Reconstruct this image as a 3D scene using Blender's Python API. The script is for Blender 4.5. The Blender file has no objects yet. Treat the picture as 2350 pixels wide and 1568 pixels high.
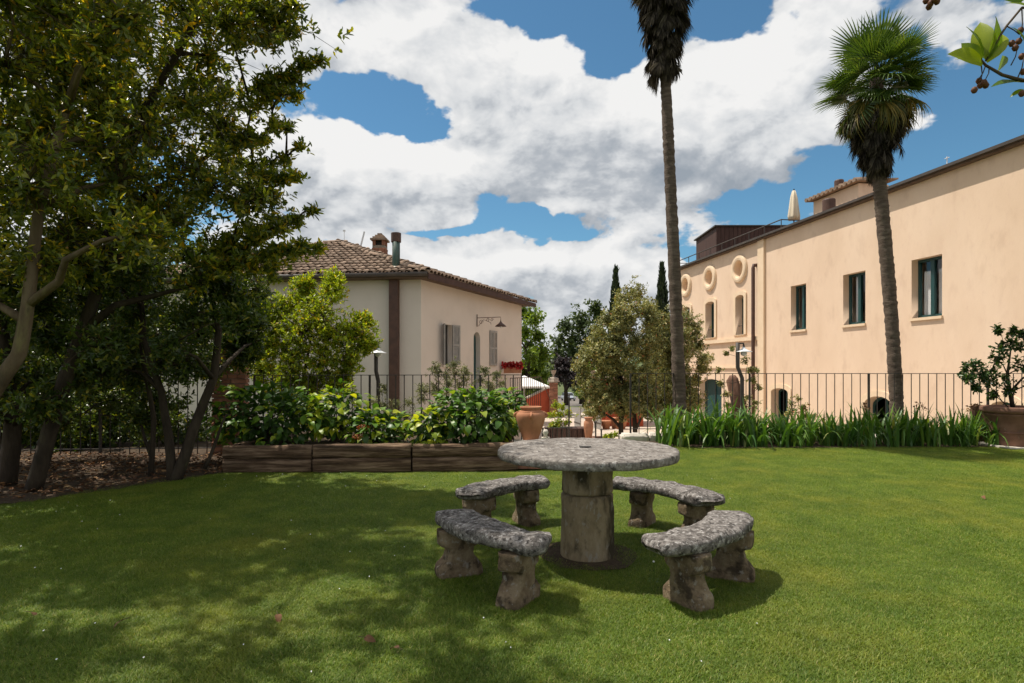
import bpy, bmesh, math, random
import numpy as np
from mathutils import Vector, Matrix, Euler, noise as mnoise

SC = bpy.context.scene
COL = SC.collection
random.seed(7)
RNG = np.random.default_rng(11)

# ------------------------------------------------------------------ camera
F = 1350.0            # focal length in pixels of a 2350 px wide picture
HC = 1.37             # eye height above the lawn
CX, HY = 1175.0, 845.0
cd = bpy.data.cameras.new('camera')
cd.sensor_width = 36.0
cd.lens = 36.0 * F / 2350.0
cd.shift_y = (HY - 784.0) / 2350.0
cd.clip_start = 0.05
cd.clip_end = 3000.0
cam = bpy.data.objects.new('camera', cd)
cam.location = (0, 0, HC)
cam.rotation_euler = (math.radians(90), 0, 0)
COL.objects.link(cam)
SC.camera = cam


def P(x, y, D):
    """pixel of the photograph + distance -> point in the garden"""
    return Vector(((x - CX) / F * D, D, HC - (y - HY) / F * D))


# ------------------------------------------------------------------ light
SUN = Vector((-0.40, 0.15, 0.905)).normalized()
sl = bpy.data.lights.new('sun', 'SUN')
sl.energy = 5.0
sl.angle = math.radians(0.53)
sl.color = (1.0, 0.93, 0.82)
so = bpy.data.objects.new('sun', sl)
so.rotation_euler = SUN.to_track_quat('Z', 'Y').to_euler()
so.location = (-20, 10, 40)
COL.objects.link(so)

vs = SC.view_settings
vs.view_transform = 'Standard'
vs.look = 'None'
vs.gamma = 1.0
vs.exposure = 0.12
vs.use_curve_mapping = False
SC.render.engine = 'CYCLES'
cy = SC.cycles
cy.max_bounces = 7
cy.diffuse_bounces = 4
cy.glossy_bounces = 3
cy.transmission_bounces = 4
cy.transparent_max_bounces = 8
cy.sample_clamp_indirect = 6.0
cy.caustics_reflective = False
cy.caustics_refractive = False
cy.use_denoising = True


# ------------------------------------------------------------------ node helpers
def N(nt, kind, **kw):
    n = nt.nodes.new(kind)
    for k, v in kw.items():
        setattr(n, k, v)
    return n


def math_n(nt, op, a, b=None, c=None, clamp=False):
    n = nt.nodes.new('ShaderNodeMath')
    n.operation = op
    n.use_clamp = clamp
    for i, v in enumerate((a, b, c)):
        if v is None:
            continue
        if isinstance(v, (int, float)):
            n.inputs[i].default_value = v
        else:
            nt.links.new(v, n.inputs[i])
    return n.outputs[0]


def vmath(nt, op, a, b=None):
    n = nt.nodes.new('ShaderNodeVectorMath')
    n.operation = op
    for i, v in enumerate((a, b)):
        if v is None:
            continue
        if isinstance(v, (tuple, list)):
            n.inputs[i].default_value = v
        else:
            nt.links.new(v, n.inputs[i])
    return n


def maprange(nt, v, a, b, c=0.0, d=1.0, smooth=True):
    n = nt.nodes.new('ShaderNodeMapRange')
    n.interpolation_type = 'SMOOTHSTEP' if smooth else 'LINEAR'
    nt.links.new(v, n.inputs[0])
    for i, q in enumerate((a, b, c, d)):
        n.inputs[i + 1].default_value = q
    return n.outputs[0]


def ramp(nt, v, stops, interp='LINEAR'):
    n = nt.nodes.new('ShaderNodeValToRGB')
    cr = n.color_ramp
    cr.interpolation = interp
    while len(cr.elements) > 1:
        cr.elements.remove(cr.elements[-1])
    cr.elements[0].position = stops[0][0]
    cr.elements[0].color = (*stops[0][1], 1)
    for p, c in stops[1:]:
        e = cr.elements.new(p)
        e.color = (*c, 1)
    nt.links.new(v, n.inputs[0])
    return n.outputs[0]


def mixc(nt, f, a, b, mode='MIX'):
    n = nt.nodes.new('ShaderNodeMix')
    n.data_type = 'RGBA'
    n.blend_type = mode
    for sock, v in ((n.inputs[0], f), (n.inputs[6], a), (n.inputs[7], b)):
        if isinstance(v, (int, float)):
            sock.default_value = v
        elif isinstance(v, tuple):
            sock.default_value = (*v, 1) if len(v) == 3 else v
        else:
            nt.links.new(v, sock)
    return n.outputs[2]


def noise(nt, vec, scale, detail=4.0, rough=0.55, dist=0.0):
    n = nt.nodes.new('ShaderNodeTexNoise')
    n.inputs['Scale'].default_value = scale
    n.inputs['Detail'].default_value = detail
    n.inputs['Roughness'].default_value = rough
    n.inputs['Distortion'].default_value = dist
    if vec is not None:
        nt.links.new(vec, n.inputs['Vector'])
    return n.outputs['Fac']


# ------------------------------------------------------------------ world: sky with cumulus
world = bpy.data.worlds.new('World')
SC.world = world
world.use_nodes = True
wt = world.node_tree
wt.nodes.clear()

# cloud cover field over the directions of the sky: (azimuth slope, elevation slope)
# each entry is a cloud bank (+) or an opening (-): centre and half-size given as picture px
CL0, CL1 = 0.44, 0.55
BANKS = [
    (870, 262, 150, 60, -0.62), (985, 275, 60, 36, -0.35), (800, 225, 70, 30, -0.22),
    (1330, 30, 140, 52, -0.50), (1440, 120, 75, 62, -0.60), (1180, 60, 45, 30, -0.14),
    (1655, 30, 95, 62, -0.48), (1500, 25, 70, 25, 0.12),
    (1960, 400, 190, 75, -0.52), (1720, 480, 120, 34, -0.36), (2270, 260, 170, 130, -0.58),
    (2180, 60, 60, 90, 0.20),
    (1270, 512, 150, 22, -0.50), (1010, 533, 130, 15, -0.34), (1500, 560, 60, 30, -0.10),
    (1440, 515, 110, 26, 0.22), (1600, 575, 60, 30, -0.42),
    (880, 400, 270, 95, 0.34), (1300, 250, 230, 130, 0.32), (1780, 210, 200, 150, 0.36),
    (700, 110, 230, 110, 0.26), (1130, 640, 330, 62, 0.36), (1600, 330, 200, 90, 0.25),
    (2125, 262, 75, 36, 0.34), (1480, 660, 150, 50, 0.30), (1120, 130, 160, 60, 0.12),
]
g = bpy.data.node_groups.new('cloud_banks', 'ShaderNodeTree')
g.interface.new_socket('Vector', in_out='INPUT', socket_type='NodeSocketVector')
g.interface.new_socket('Cover', in_out='OUTPUT', socket_type='NodeSocketFloat')
gi = g.nodes.new('NodeGroupInput')
go = g.nodes.new('NodeGroupOutput')
sp = g.nodes.new('ShaderNodeSeparateXYZ')
g.links.new(gi.outputs[0], sp.inputs[0])
yc = math_n(g, 'MAXIMUM', sp.outputs[1], 0.02)
cu = g.nodes.new('ShaderNodeCombineXYZ')
g.links.new(math_n(g, 'DIVIDE', sp.outputs[0], yc), cu.inputs[0])
g.links.new(math_n(g, 'DIVIDE', sp.outputs[2], yc), cu.inputs[1])
acc = None
for (bx, by, ba, bb, bw) in BANKS:
    nb = g.nodes.new('ShaderNodeVectorMath')
    nb.operation = 'MULTIPLY_ADD'
    g.links.new(cu.outputs[0], nb.inputs[0])
    nb.inputs[1].default_value = (F / ba, F / bb, 0)
    nb.inputs[2].default_value = (-(bx - CX) / ba, -(HY - by) / bb, 0)
    dd = vmath(g, 'DOT_PRODUCT', nb.outputs[0], nb.outputs[0]).outputs['Value']
    fl = math_n(g, 'POWER', 0.42, dd)
    acc = math_n(g, 'MULTIPLY_ADD', fl, bw, 0.0 if acc is None else acc)
g.links.new(acc, go.inputs[0])

tc = wt.nodes.new('ShaderNodeTexCoord')
vec = tc.outputs['Generated']


def banks(v):
    n = wt.nodes.new('ShaderNodeGroup')
    n.node_tree = g
    wt.links.new(v, n.inputs[0])
    return n.outputs[0]


def stretch(v):
    return vmath(wt, 'MULTIPLY', v, (1.0, 1.0, 1.5)).outputs[0]


vec2 = vmath(wt, 'ADD', vec, (-0.030, 0.0, 0.058)).outputs[0]   # a step towards the sun
q0, q1 = stretch(vec), stretch(vec2)
wob = N(wt, 'ShaderNodeTexNoise')
wob.inputs['Scale'].default_value = 7.0
wob.inputs['Detail'].default_value = 5.0
wt.links.new(q0, wob.inputs['Vector'])
wv = N(wt, 'ShaderNodeVectorMath', operation='MULTIPLY_ADD')
wt.links.new(wob.outputs['Color'], wv.inputs[0])
wv.inputs[1].default_value = (0.17, 0.0, 0.15)
wv.inputs[2].default_value = (-0.085, 0.0, -0.075)
vecw = vmath(wt, 'ADD', vec, wv.outputs[0]).outputs[0]
B0, B1 = banks(vecw), banks(vec2)
fine = noise(wt, q0, 4.2, 9.0, 0.60, 0.2)
bil = math_n(wt, 'MULTIPLY_ADD', math_n(wt, 'ABSOLUTE', math_n(wt, 'SUBTRACT', noise(wt, q0, 13.0, 4.0, 0.55), 0.5)), -0.8, 0.10)
c0 = math_n(wt, 'ADD', math_n(wt, 'MULTIPLY_ADD', fine, 1.05, bil), B0)
s0 = math_n(wt, 'MULTIPLY_ADD', noise(wt, q0, 4.2, 6.0, 0.60, 0.2), 1.0, math_n(wt, 'MULTIPLY', B0, 0.45))
s1 = math_n(wt, 'MULTIPLY_ADD', noise(wt, q1, 4.2, 6.0, 0.60, 0.2), 1.0, math_n(wt, 'MULTIPLY', B1, 0.45))
thick = maprange(wt, c0, CL1, CL1 + 0.55)
spz = wt.nodes.new('ShaderNodeSeparateXYZ')
wt.links.new(vec, spz.inputs[0])
c0 = math_n(wt, 'ADD', c0, maprange(wt, spz.outputs[2], 0.04, 0.16, 0.22, 0.0))   # cumulus piles up towards the horizon
alpha = maprange(wt, c0, CL0, CL1)
q2 = stretch(vmath(wt, 'ADD', vec, (-0.010, 0.0, 0.018)).outputs[0])
puff = math_n(wt, 'SUBTRACT', noise(wt, q0, 11.0, 4.0, 0.55, 0.3), noise(wt, q2, 11.0, 4.0, 0.55, 0.3))
lit = math_n(wt, 'MULTIPLY_ADD', puff, 0.55, math_n(wt, 'SUBTRACT', s0, s1))
sh1 = math_n(wt, 'MULTIPLY_ADD', lit, 2.5, 0.73)
sh3 = math_n(wt, 'MULTIPLY_ADD', thick, -0.36, sh1, clamp=True)
ccol = ramp(wt, sh3, [(0.0, (0.36, 0.41, 0.47)), (0.33, (0.52, 0.555, 0.60)), (0.60, (0.78, 0.80, 0.82)), (1.0, (1.0, 0.995, 0.985))])
sky = wt.nodes.new('ShaderNodeTexSky')
sky.sky_type = 'NISHITA'
sky.sun_disc = False
sky.sun_elevation = math.asin(SUN.z)
sky.sun_rotation = math.atan2(SUN.x, SUN.y)
sky.air_density = 1.0
sky.dust_density = 0.2
sky.ozone_density = 2.5
b1 = wt.nodes.new('ShaderNodeBackground')
b1.inputs[1].default_value = 0.10
wt.links.new(mixc(wt, 1.0, sky.outputs[0], (0.66, 0.98, 1.0), 'MULTIPLY'), b1.inputs[0])
b2 = wt.nodes.new('ShaderNodeBackground')
b2.inputs[1].default_value = 0.82
wt.links.new(ccol, b2.inputs[0])
mx = wt.nodes.new('ShaderNodeMixShader')
wt.links.new(alpha, mx.inputs[0])
wt.links.new(b1.outputs[0], mx.inputs[1])
wt.links.new(b2.outputs[0], mx.inputs[2])
wo = wt.nodes.new('ShaderNodeOutputWorld')
wt.links.new(mx.outputs[0], wo.inputs[0])
world.cycles.sampling_method = 'MANUAL'
world.cycles.sample_map_resolution = 512


# ------------------------------------------------------------------ materials
def new_mat(name):
    m = bpy.data.materials.new(name)
    m.use_nodes = True
    nt = m.node_tree
    nt.nodes.clear()
    out = nt.nodes.new('ShaderNodeOutputMaterial')
    bs = nt.nodes.new('ShaderNodeBsdfPrincipled')
    nt.links.new(bs.outputs[0], out.inputs[0])
    return m, nt, bs, out


def coords(nt, kind='Object', stretch=(1, 1, 1), per_object=True):
    t = nt.nodes.new('ShaderNodeTexCoord')
    v = vmath(nt, 'MULTIPLY', t.outputs[kind], stretch).outputs[0]
    if per_object:
        oi = nt.nodes.new('ShaderNodeObjectInfo')
        c = nt.nodes.new('ShaderNodeCombineXYZ')
        m = math_n(nt, 'MULTIPLY', oi.outputs['Random'], 37.0)
        for i in range(3):
            nt.links.new(m, c.inputs[i])
        v = vmath(nt, 'ADD', v, c.outputs[0]).outputs[0]
    return v


def surf(name, stops, scale=6.0, rough=0.8, bump=0.3, bscale=30.0, bdist=0.01, stretch=(1, 1, 1),
         detail=6.0, spots=None, spec=0.3, metal=0.0, per_object=True, objvar=0.0, nrough=0.6):
    m, nt, bs, out = new_mat(name)
    v = coords(nt, 'Object', stretch, per_object)
    f = noise(nt, v, scale, detail, nrough)
    c = ramp(nt, f, stops)
    if spots:
        for (sc_, lo, hi, colr, amt) in spots:
            s = maprange(nt, noise(nt, v, sc_, 5.0, 0.6), lo, hi, 0.0, amt)
            c = mixc(nt, s, c, colr)
    if objvar:
        oi = nt.nodes.new('ShaderNodeObjectInfo')
        k = math_n(nt, 'MULTIPLY_ADD', oi.outputs['Random'], objvar, 1.0 - objvar * 0.5)
        c = mixc(nt, 1.0, c, k, 'MULTIPLY')
    nt.links.new(c, bs.inputs['Base Color'])
    bs.inputs['Roughness'].default_value = rough
    bs.inputs['Specular IOR Level'].default_value = spec
    bs.inputs['Metallic'].default_value = metal
    if bump:
        b = nt.nodes.new('ShaderNodeBump')
        b.inputs['Strength'].default_value = bump
        b.inputs['Distance'].default_value = bdist
        h = noise(nt, v, bscale, 6.0, 0.65)
        nt.links.new(h, b.inputs['Height'])
        nt.links.new(b.outputs[0], bs.inputs['Normal'])
    return m


def leafmat(name, stops, rough=0.42, trans=0.35, spec=0.45, src='island', tint=None):
    m, nt, bs, out = new_mat(name)
    if src == 'island':
        gnode = nt.nodes.new('ShaderNodeNewGeometry')
        r = gnode.outputs['Random Per Island']
    else:
        oi = nt.nodes.new('ShaderNodeObjectInfo')
        r = oi.outputs['Random']
    c = ramp(nt, r, stops)
    gp = nt.nodes.new('ShaderNodeNewGeometry')
    big = noise(nt, gp.outputs['Position'], 1.1, 2.0)
    c = mixc(nt, 1.0, c, ramp(nt, big, [(0.3, (0.72, 0.76, 0.70)), (0.7, (1.22, 1.2, 1.05))]), 'MULTIPLY')
    nt.links.new(c, bs.inputs['Base Color'])
    bs.inputs['Roughness'].default_value = rough
    bs.inputs['Specular IOR Level'].default_value = spec
    tl = nt.nodes.new('ShaderNodeBsdfTranslucent')
    tcol = mixc(nt, 1.0, c, tint or (1.5, 1.45, 0.5), 'MULTIPLY')
    nt.links.new(tcol, tl.inputs[0])
    ms = nt.nodes.new('ShaderNodeMixShader')
    ms.inputs[0].default_value = trans
    nt.links.new(bs.outputs[0], ms.inputs[1])
    nt.links.new(tl.outputs[0], ms.inputs[2])
    nt.links.new(ms.outputs[0], out.inputs[0])
    return m


def glassmat(name, col=(0.02, 0.03, 0.03), clear=0.97):
    m, nt, bs, out = new_mat(name)
    tr = nt.nodes.new('ShaderNodeBsdfTransparent')
    tr.inputs[0].default_value = (clear, clear, clear, 1)
    gl = nt.nodes.new('ShaderNodeBsdfGlossy')
    gl.inputs['Roughness'].default_value = 0.02
    fr = nt.nodes.new('ShaderNodeFresnel')
    fr.inputs[0].default_value = 1.5
    ms = nt.nodes.new('ShaderNodeMixShader')
    gq = nt.nodes.new('ShaderNodeNewGeometry')
    front = math_n(nt, 'SUBTRACT', 1.0, gq.outputs['Backfacing'])
    nt.links.new(math_n(nt, 'MULTIPLY', math_n(nt, 'ADD', fr.outputs[0], 0.03), front), ms.inputs[0])
    nt.links.new(tr.outputs[0], ms.inputs[1])
    nt.links.new(gl.outputs[0], ms.inputs[2])
    nt.links.new(ms.outputs[0], out.inputs[0])
    return m


M = {}
M['villa'] = surf('cream_plaster', [(0.25, (0.67, 0.495, 0.355)), (0.5, (0.73, 0.55, 0.405)), (0.75, (0.77, 0.59, 0.44))],
                  0.9, 0.9, 0.22, 22.0, 0.012, stretch=(1, 1, .5), spots=[(2.6, 0.50, 0.72, (0.60, 0.43, 0.31), 0.55), (0.5, 0.5, 0.8, (0.79, 0.62, 0.48), 0.5), (9.0, 0.55, 0.75, (0.66, 0.47, 0.36), 0.4)], per_object=False)
M['trim'] = surf('cream_trim', [(0.3, (0.70, 0.53, 0.36)), (0.7, (0.78, 0.61, 0.44))], 3.0, 0.85, 0.15, 30, 0.006)
M['house'] = surf('pale_plaster', [(0.25, (0.57, 0.50, 0.44)), (0.5, (0.62, 0.55, 0.485)), (0.8, (0.66, 0.585, 0.52))],
                  0.7, 0.9, 0.2, 22.0, 0.01, spots=[(0.9, 0.55, 0.8, (0.53, 0.48, 0.435), 0.5), (3.0, 0.6, 0.85, (0.60, 0.54, 0.47), 0.3)], per_object=False)
M['tile'] = surf('roof_tile', [(0.2, (0.16, 0.105, 0.075)), (0.5, (0.30, 0.21, 0.15)), (0.8, (0.44, 0.34, 0.26))], 7.0, 0.92, 0.4, 60, 0.01,
                 spots=[(14, 0.55, 0.72, (0.10, 0.085, 0.065), 0.7), (22, 0.60, 0.75, (0.42, 0.40, 0.33), 0.6)], objvar=0.55)
M['tilebase'] = surf('roof_under', [(0.3, (0.09, 0.06, 0.045)), (0.7, (0.15, 0.10, 0.07))], 5.0, 0.95)
M['dkmetal'] = surf('dark_metal', [(0.3, (0.030, 0.026, 0.022)), (0.7, (0.055, 0.045, 0.036))], 18, 0.6, 0.15, 90, 0.002, spec=0.4)
M['rust'] = surf('rust_brown_metal', [(0.3, (0.060, 0.030, 0.022)), (0.7, (0.105, 0.052, 0.036))], 5, 0.6, 0.15, 60, 0.003, spec=0.4)
M['grmetal'] = surf('verdigris_metal', [(0.25, (0.05, 0.05, 0.045)), (0.5, (0.07, 0.13, 0.11)), (0.75, (0.16, 0.14, 0.12))], 4, 0.6, 0.2, 40, 0.004, stretch=(1, 1, .4))
M['gutter'] = surf('dark_gutter', [(0.3, (0.05, 0.042, 0.037)), (0.7, (0.085, 0.07, 0.06))], 3, 0.55, 0.1, 40, 0.003)
M['wooddk'] = surf('dark_planks', [(0.3, (0.045, 0.022, 0.017)), (0.7, (0.085, 0.042, 0.032))], 9, 0.7, 0.3, 40, 0.004, stretch=(1, 1, .12))
M['teal'] = surf('teal_paint', [(0.3, (0.012, 0.050, 0.052)), (0.7, (0.018, 0.068, 0.068))], 6, 0.45, 0.1, 50, 0.002, spec=0.4)
M['shutter'] = surf('grey_shutter', [(0.3, (0.27, 0.26, 0.245)), (0.7, (0.36, 0.34, 0.315))], 5, 0.7, 0.15, 40, 0.003)
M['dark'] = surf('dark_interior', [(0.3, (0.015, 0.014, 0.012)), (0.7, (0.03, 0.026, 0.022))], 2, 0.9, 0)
M['glass'] = glassmat('window_glass')
M['curtain'] = surf('white_curtain', [(0.3, (0.80, 0.81, 0.82)), (0.7, (0.88, 0.88, 0.88))], 6, 0.9, 0.3, 14, 0.02, stretch=(6, 6, .5))
M['stone'] = surf('lichen_stone', [(0.30, (0.036, 0.032, 0.029)), (0.44, (0.115, 0.103, 0.095)), (0.55, (0.22, 0.20, 0.185)), (0.70, (0.37, 0.345, 0.325))],
                  17, 0.95, 1.0, 48, 0.016, detail=10, spots=[(40, 0.55, 0.63, (0.44, 0.42, 0.40), 0.85), (30, 0.54, 0.63, (0.030, 0.027, 0.025), 0.85), (6, 0.55, 0.68, (0.06, 0.052, 0.047), 0.6)], nrough=0.74, spec=0.15)
M['stonetop'] = surf('lichen_table_stone', [(0.30, (0.080, 0.070, 0.062)), (0.45, (0.18, 0.16, 0.144)), (0.56, (0.27, 0.245, 0.222)), (0.72, (0.40, 0.37, 0.34))],
                     14, 0.95, 1.0, 38, 0.016, detail=10, spots=[(27, 0.56, 0.64, (0.42, 0.40, 0.38), 0.8), (33, 0.55, 0.64, (0.045, 0.040, 0.037), 0.8)], nrough=0.74, spec=0.15)
M['legstone'] = surf('tan_leg_stone', [(0.28, (0.065, 0.046, 0.030)), (0.5, (0.19, 0.14, 0.088)), (0.72, (0.32, 0.26, 0.175))], 8, 0.95, 1.0, 34, 0.018, detail=9,
                     spots=[(10, 0.50, 0.62, (0.035, 0.026, 0.020), 0.75), (22, 0.57, 0.66, (0.30, 0.275, 0.24), 0.7)], nrough=0.70, spec=0.15)
M['pedestal'] = surf('stained_pedestal_stone', [(0.28, (0.13, 0.098, 0.058)), (0.5, (0.27, 0.21, 0.13)), (0.75, (0.40, 0.33, 0.23))], 6, 0.95, 0.9, 34, 0.014, detail=9,
                     stretch=(1, 1, .45), spots=[(4.2, 0.50, 0.64, (0.022, 0.020, 0.014), 0.85), (14, 0.57, 0.68, (0.06, 0.048, 0.03), 0.6), (30, 0.58, 0.66, (0.32, 0.30, 0.26), 0.6)], nrough=0.70, spec=0.12)
M['log'] = surf('weathered_log', [(0.28, (0.030, 0.018, 0.011)), (0.48, (0.115, 0.070, 0.042)), (0.72, (0.34, 0.235, 0.155))], 20, 0.95, 1.0, 24, 0.035, stretch=(0.10, 1, 1.3), detail=9,
                spots=[(9, 0.55, 0.7, (0.03, 0.02, 0.013), 0.7)], nrough=0.62)
M['soil'] = surf('soil', [(0.3, (0.045, 0.030, 0.018)), (0.7, (0.10, 0.068, 0.042))], 14, 0.98, 0.8, 50, 0.02, per_object=False)
M['terra'] = surf('terracotta', [(0.25, (0.29, 0.12, 0.065)), (0.5, (0.42, 0.185, 0.10)), (0.8, (0.52, 0.26, 0.155))], 5, 0.88, 0.35, 60, 0.005,
                  spots=[(9, 0.55, 0.75, (0.20, 0.115, 0.075), 0.6)], stretch=(1, 1, .7))
M['terraold'] = surf('old_terracotta', [(0.25, (0.13, 0.070, 0.050)), (0.5, (0.22, 0.115, 0.078)), (0.8, (0.30, 0.175, 0.125))], 5, 0.92, 0.4, 60, 0.006,
                     spots=[(7, 0.55, 0.75, (0.12, 0.09, 0.07), 0.6), (18, 0.62, 0.75, (0.40, 0.34, 0.29), 0.5)])
M['brick'] = surf('old_brick', [(0.25, (0.19, 0.085, 0.055)), (0.5, (0.32, 0.145, 0.09)), (0.8, (0.40, 0.215, 0.145))], 6, 0.95, 0.6, 50, 0.008, objvar=0.6,
                  spots=[(10, 0.55, 0.75, (0.14, 0.09, 0.065), 0.6)])
M['mortar'] = surf('mortar', [(0.3, (0.20, 0.16, 0.125)), (0.7, (0.30, 0.25, 0.20))], 12, 0.98, 0.5, 60, 0.006)
M['urn'] = surf('stone_urn', [(0.3, (0.30, 0.25, 0.20)), (0.7, (0.47, 0.40, 0.33))], 8, 0.95, 0.4, 40, 0.006)
M['whitestone'] = surf('white_stone', [(0.3, (0.52, 0.47, 0.40)), (0.7, (0.68, 0.62, 0.54))], 9, 0.92, 0.4, 40, 0.006)
M['red'] = surf('red_plaster', [(0.3, (0.38, 0.075, 0.036)), (0.7, (0.48, 0.11, 0.055))], 2, 0.9, 0.2, 30, 0.008, spots=[(5, .55, .8, (0.34, 0.07, 0.045), .5)])
M['white'] = surf('white_canvas', [(0.3, (0.76, 0.75, 0.72)), (0.7, (0.84, 0.83, 0.80))], 4, 0.85, 0.2, 9, 0.02)
M['cream'] = surf('cream_canvas', [(0.3, (0.66, 0.56, 0.42)), (0.7, (0.76, 0.66, 0.51))], 4, 0.9, 0.3, 14, 0.02, stretch=(4, 4, .4))
M['lampwhite'] = surf('white_enamel', [(0.3, (0.66, 0.67, 0.68)), (0.7, (0.76, 0.77, 0.78))], 4, 0.35, 0, spec=0.5)
M['yard'] = surf('pale_gravel', [(0.3, (0.42, 0.34, 0.27)), (0.7, (0.58, 0.49, 0.41))], 1.2, 0.97, 0.5, 70, 0.02, per_object=False, spots=[(5, .5, .8, (0.40, 0.33, 0.27), .5)])
M['asphalt'] = surf('asphalt', [(0.3, (0.13, 0.115, 0.10)), (0.7, (0.20, 0.175, 0.155))], 2, 0.95, 0.3, 90, 0.01, per_object=False)
M['hill'] = surf('meadow', [(0.3, (0.05, 0.075, 0.02)), (0.7, (0.10, 0.12, 0.04))], 0.05, 0.98, 0, per_object=False)
M['bark'] = surf('dark_bark', [(0.25, (0.016, 0.012, 0.008)), (0.5, (0.042, 0.031, 0.021)), (0.8, (0.080, 0.062, 0.043))], 9, 0.95, 0.9, 26, 0.02, stretch=(1, 1, .3),
                 spots=[(7, .55, .75, (0.10, 0.10, 0.045), .6)])
M['barkpale'] = surf('pale_arbutus_bark', [(0.25, (0.055, 0.038, 0.023)), (0.5, (0.13, 0.095, 0.058)), (0.8, (0.23, 0.18, 0.115))], 5, 0.93, 0.8, 24, 0.018, stretch=(1, 1, .35),
                     spots=[(6, .55, .72, (0.20, 0.19, 0.07), .6), (12, .58, .7, (0.06, 0.045, 0.032), .7)])
M['twig'] = surf('twig', [(0.3, (0.05, 0.035, 0.022)), (0.7, (0.10, 0.07, 0.045))], 9, 0.95, 0)
M['palmbark'] = surf('palm_bark', [(0.25, (0.055, 0.038, 0.028)), (0.5, (0.115, 0.085, 0.065)), (0.8, (0.20, 0.16, 0.125))], 10, 0.97, 1.0, 34, 0.02, stretch=(.5, .5, 2.2), detail=8)
M['stump'] = surf('stump_bark', [(0.25, (0.10, 0.05, 0.035)), (0.6, (0.20, 0.11, 0.075))], 8, 0.97, 1.0, 22, 0.03, stretch=(1, 1, .4))

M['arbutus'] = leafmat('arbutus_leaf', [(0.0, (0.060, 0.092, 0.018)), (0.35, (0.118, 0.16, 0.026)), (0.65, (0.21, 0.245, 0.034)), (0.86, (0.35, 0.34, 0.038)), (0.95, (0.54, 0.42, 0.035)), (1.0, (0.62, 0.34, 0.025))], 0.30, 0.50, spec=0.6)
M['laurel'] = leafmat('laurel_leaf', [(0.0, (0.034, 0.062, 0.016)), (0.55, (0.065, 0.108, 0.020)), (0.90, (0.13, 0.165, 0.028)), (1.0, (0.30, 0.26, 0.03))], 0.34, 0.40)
M['bright'] = leafmat('bright_leaf', [(0.0, (0.14, 0.20, 0.016)), (0.45, (0.25, 0.33, 0.024)), (0.80, (0.38, 0.44, 0.030)), (0.95, (0.52, 0.44, 0.035)), (1.0, (0.56, 0.30, 0.04))], 0.4, 0.42)
M['olive'] = leafmat('olive_leaf', [(0.0, (0.11, 0.13, 0.048)), (0.5, (0.23, 0.24, 0.09)), (0.86, (0.37, 0.36, 0.15)), (0.965, (0.48, 0.42, 0.18)), (1.0, (0.42, 0.11, 0.055))], 0.5, 0.26, tint=(1.3, 1.2, .6))
M['silver'] = leafmat('silver_leaf', [(0.0, (0.13, 0.145, 0.07)), (0.5, (0.22, 0.23, 0.12)), (1.0, (0.34, 0.33, 0.19))], 0.55, 0.28, tint=(1.2, 1.2, .7))
M['lime'] = leafmat('linden_leaf', [(0.0, (0.075, 0.135, 0.018)), (0.5, (0.14, 0.22, 0.026)), (1.0, (0.24, 0.31, 0.04))], 0.5, 0.4)
M['farleaf'] = leafmat('far_leaf', [(0.0, (0.035, 0.062, 0.022)), (0.6, (0.070, 0.105, 0.032)), (1.0, (0.12, 0.155, 0.05))], 0.6, 0.25)
M['purple'] = leafmat('purple_leaf', [(0.0, (0.014, 0.012, 0.014)), (1.0, (0.04, 0.026, 0.03))], 0.6, 0.2, tint=(1.3, .8, .8))
M['cypress'] = leafmat('cypress_leaf', [(0.0, (0.014, 0.030, 0.012)), (1.0, (0.04, 0.062, 0.022))], 0.7, 0.15)
M['citrus'] = leafmat('citrus_leaf', [(0.0, (0.014, 0.040, 0.012)), (0.6, (0.028, 0.068, 0.016)), (1.0, (0.07, 0.12, 0.02))], 0.32, 0.25)
M['hydrangea'] = leafmat('hydrangea_leaf', [(0.0, (0.058, 0.140, 0.020)), (0.5, (0.105, 0.215, 0.027)), (0.85, (0.19, 0.30, 0.034)), (1.0, (0.34, 0.40, 0.045))], 0.40, 0.32, src='object')
M['hydlime'] = leafmat('lime_hydrangea_leaf', [(0.0, (0.18, 0.27, 0.020)), (0.5, (0.34, 0.42, 0.028)), (1.0, (0.55, 0.55, 0.045))], 0.40, 0.42, src='object')
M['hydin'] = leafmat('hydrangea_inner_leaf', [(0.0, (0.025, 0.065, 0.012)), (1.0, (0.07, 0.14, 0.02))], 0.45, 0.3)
M['iris'] = leafmat('iris_leaf', [(0.0, (0.042, 0.110, 0.022)), (0.6, (0.085, 0.180, 0.032)), (0.93, (0.15, 0.25, 0.048)), (1.0, (0.34, 0.33, 0.11))], 0.42, 0.32, src='object')
M['palmleaf'] = leafmat('palm_frond', [(0.0, (0.040, 0.080, 0.016)), (0.6, (0.075, 0.130, 0.024)), (1.0, (0.16, 0.21, 0.04))], 0.40, 0.28)
M['palmyel'] = leafmat('yellowing_frond', [(0.0, (0.05, 0.075, 0.014)), (0.5, (0.14, 0.125, 0.02)), (1.0, (0.30, 0.20, 0.05))], 0.5, 0.3)
M['palmdead'] = leafmat('dead_frond', [(0.0, (0.022, 0.017, 0.014)), (0.5, (0.060, 0.047, 0.038)), (1.0, (0.15, 0.125, 0.10))], 0.85, 0.12, spec=0.15, tint=(1, .9, .7))
M['flower'] = leafmat('red_geranium', [(0.0, (0.28, 0.008, 0.012)), (1.0, (0.50, 0.02, 0.02))], 0.6, 0.2, tint=(1.2, .5, .4))
M['orangefl'] = leafmat('rust_flower', [(0.0, (0.25, 0.05, 0.02)), (1.0, (0.45, 0.14, 0.05))], 0.6, 0.2, tint=(1.2, .8, .5))
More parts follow.
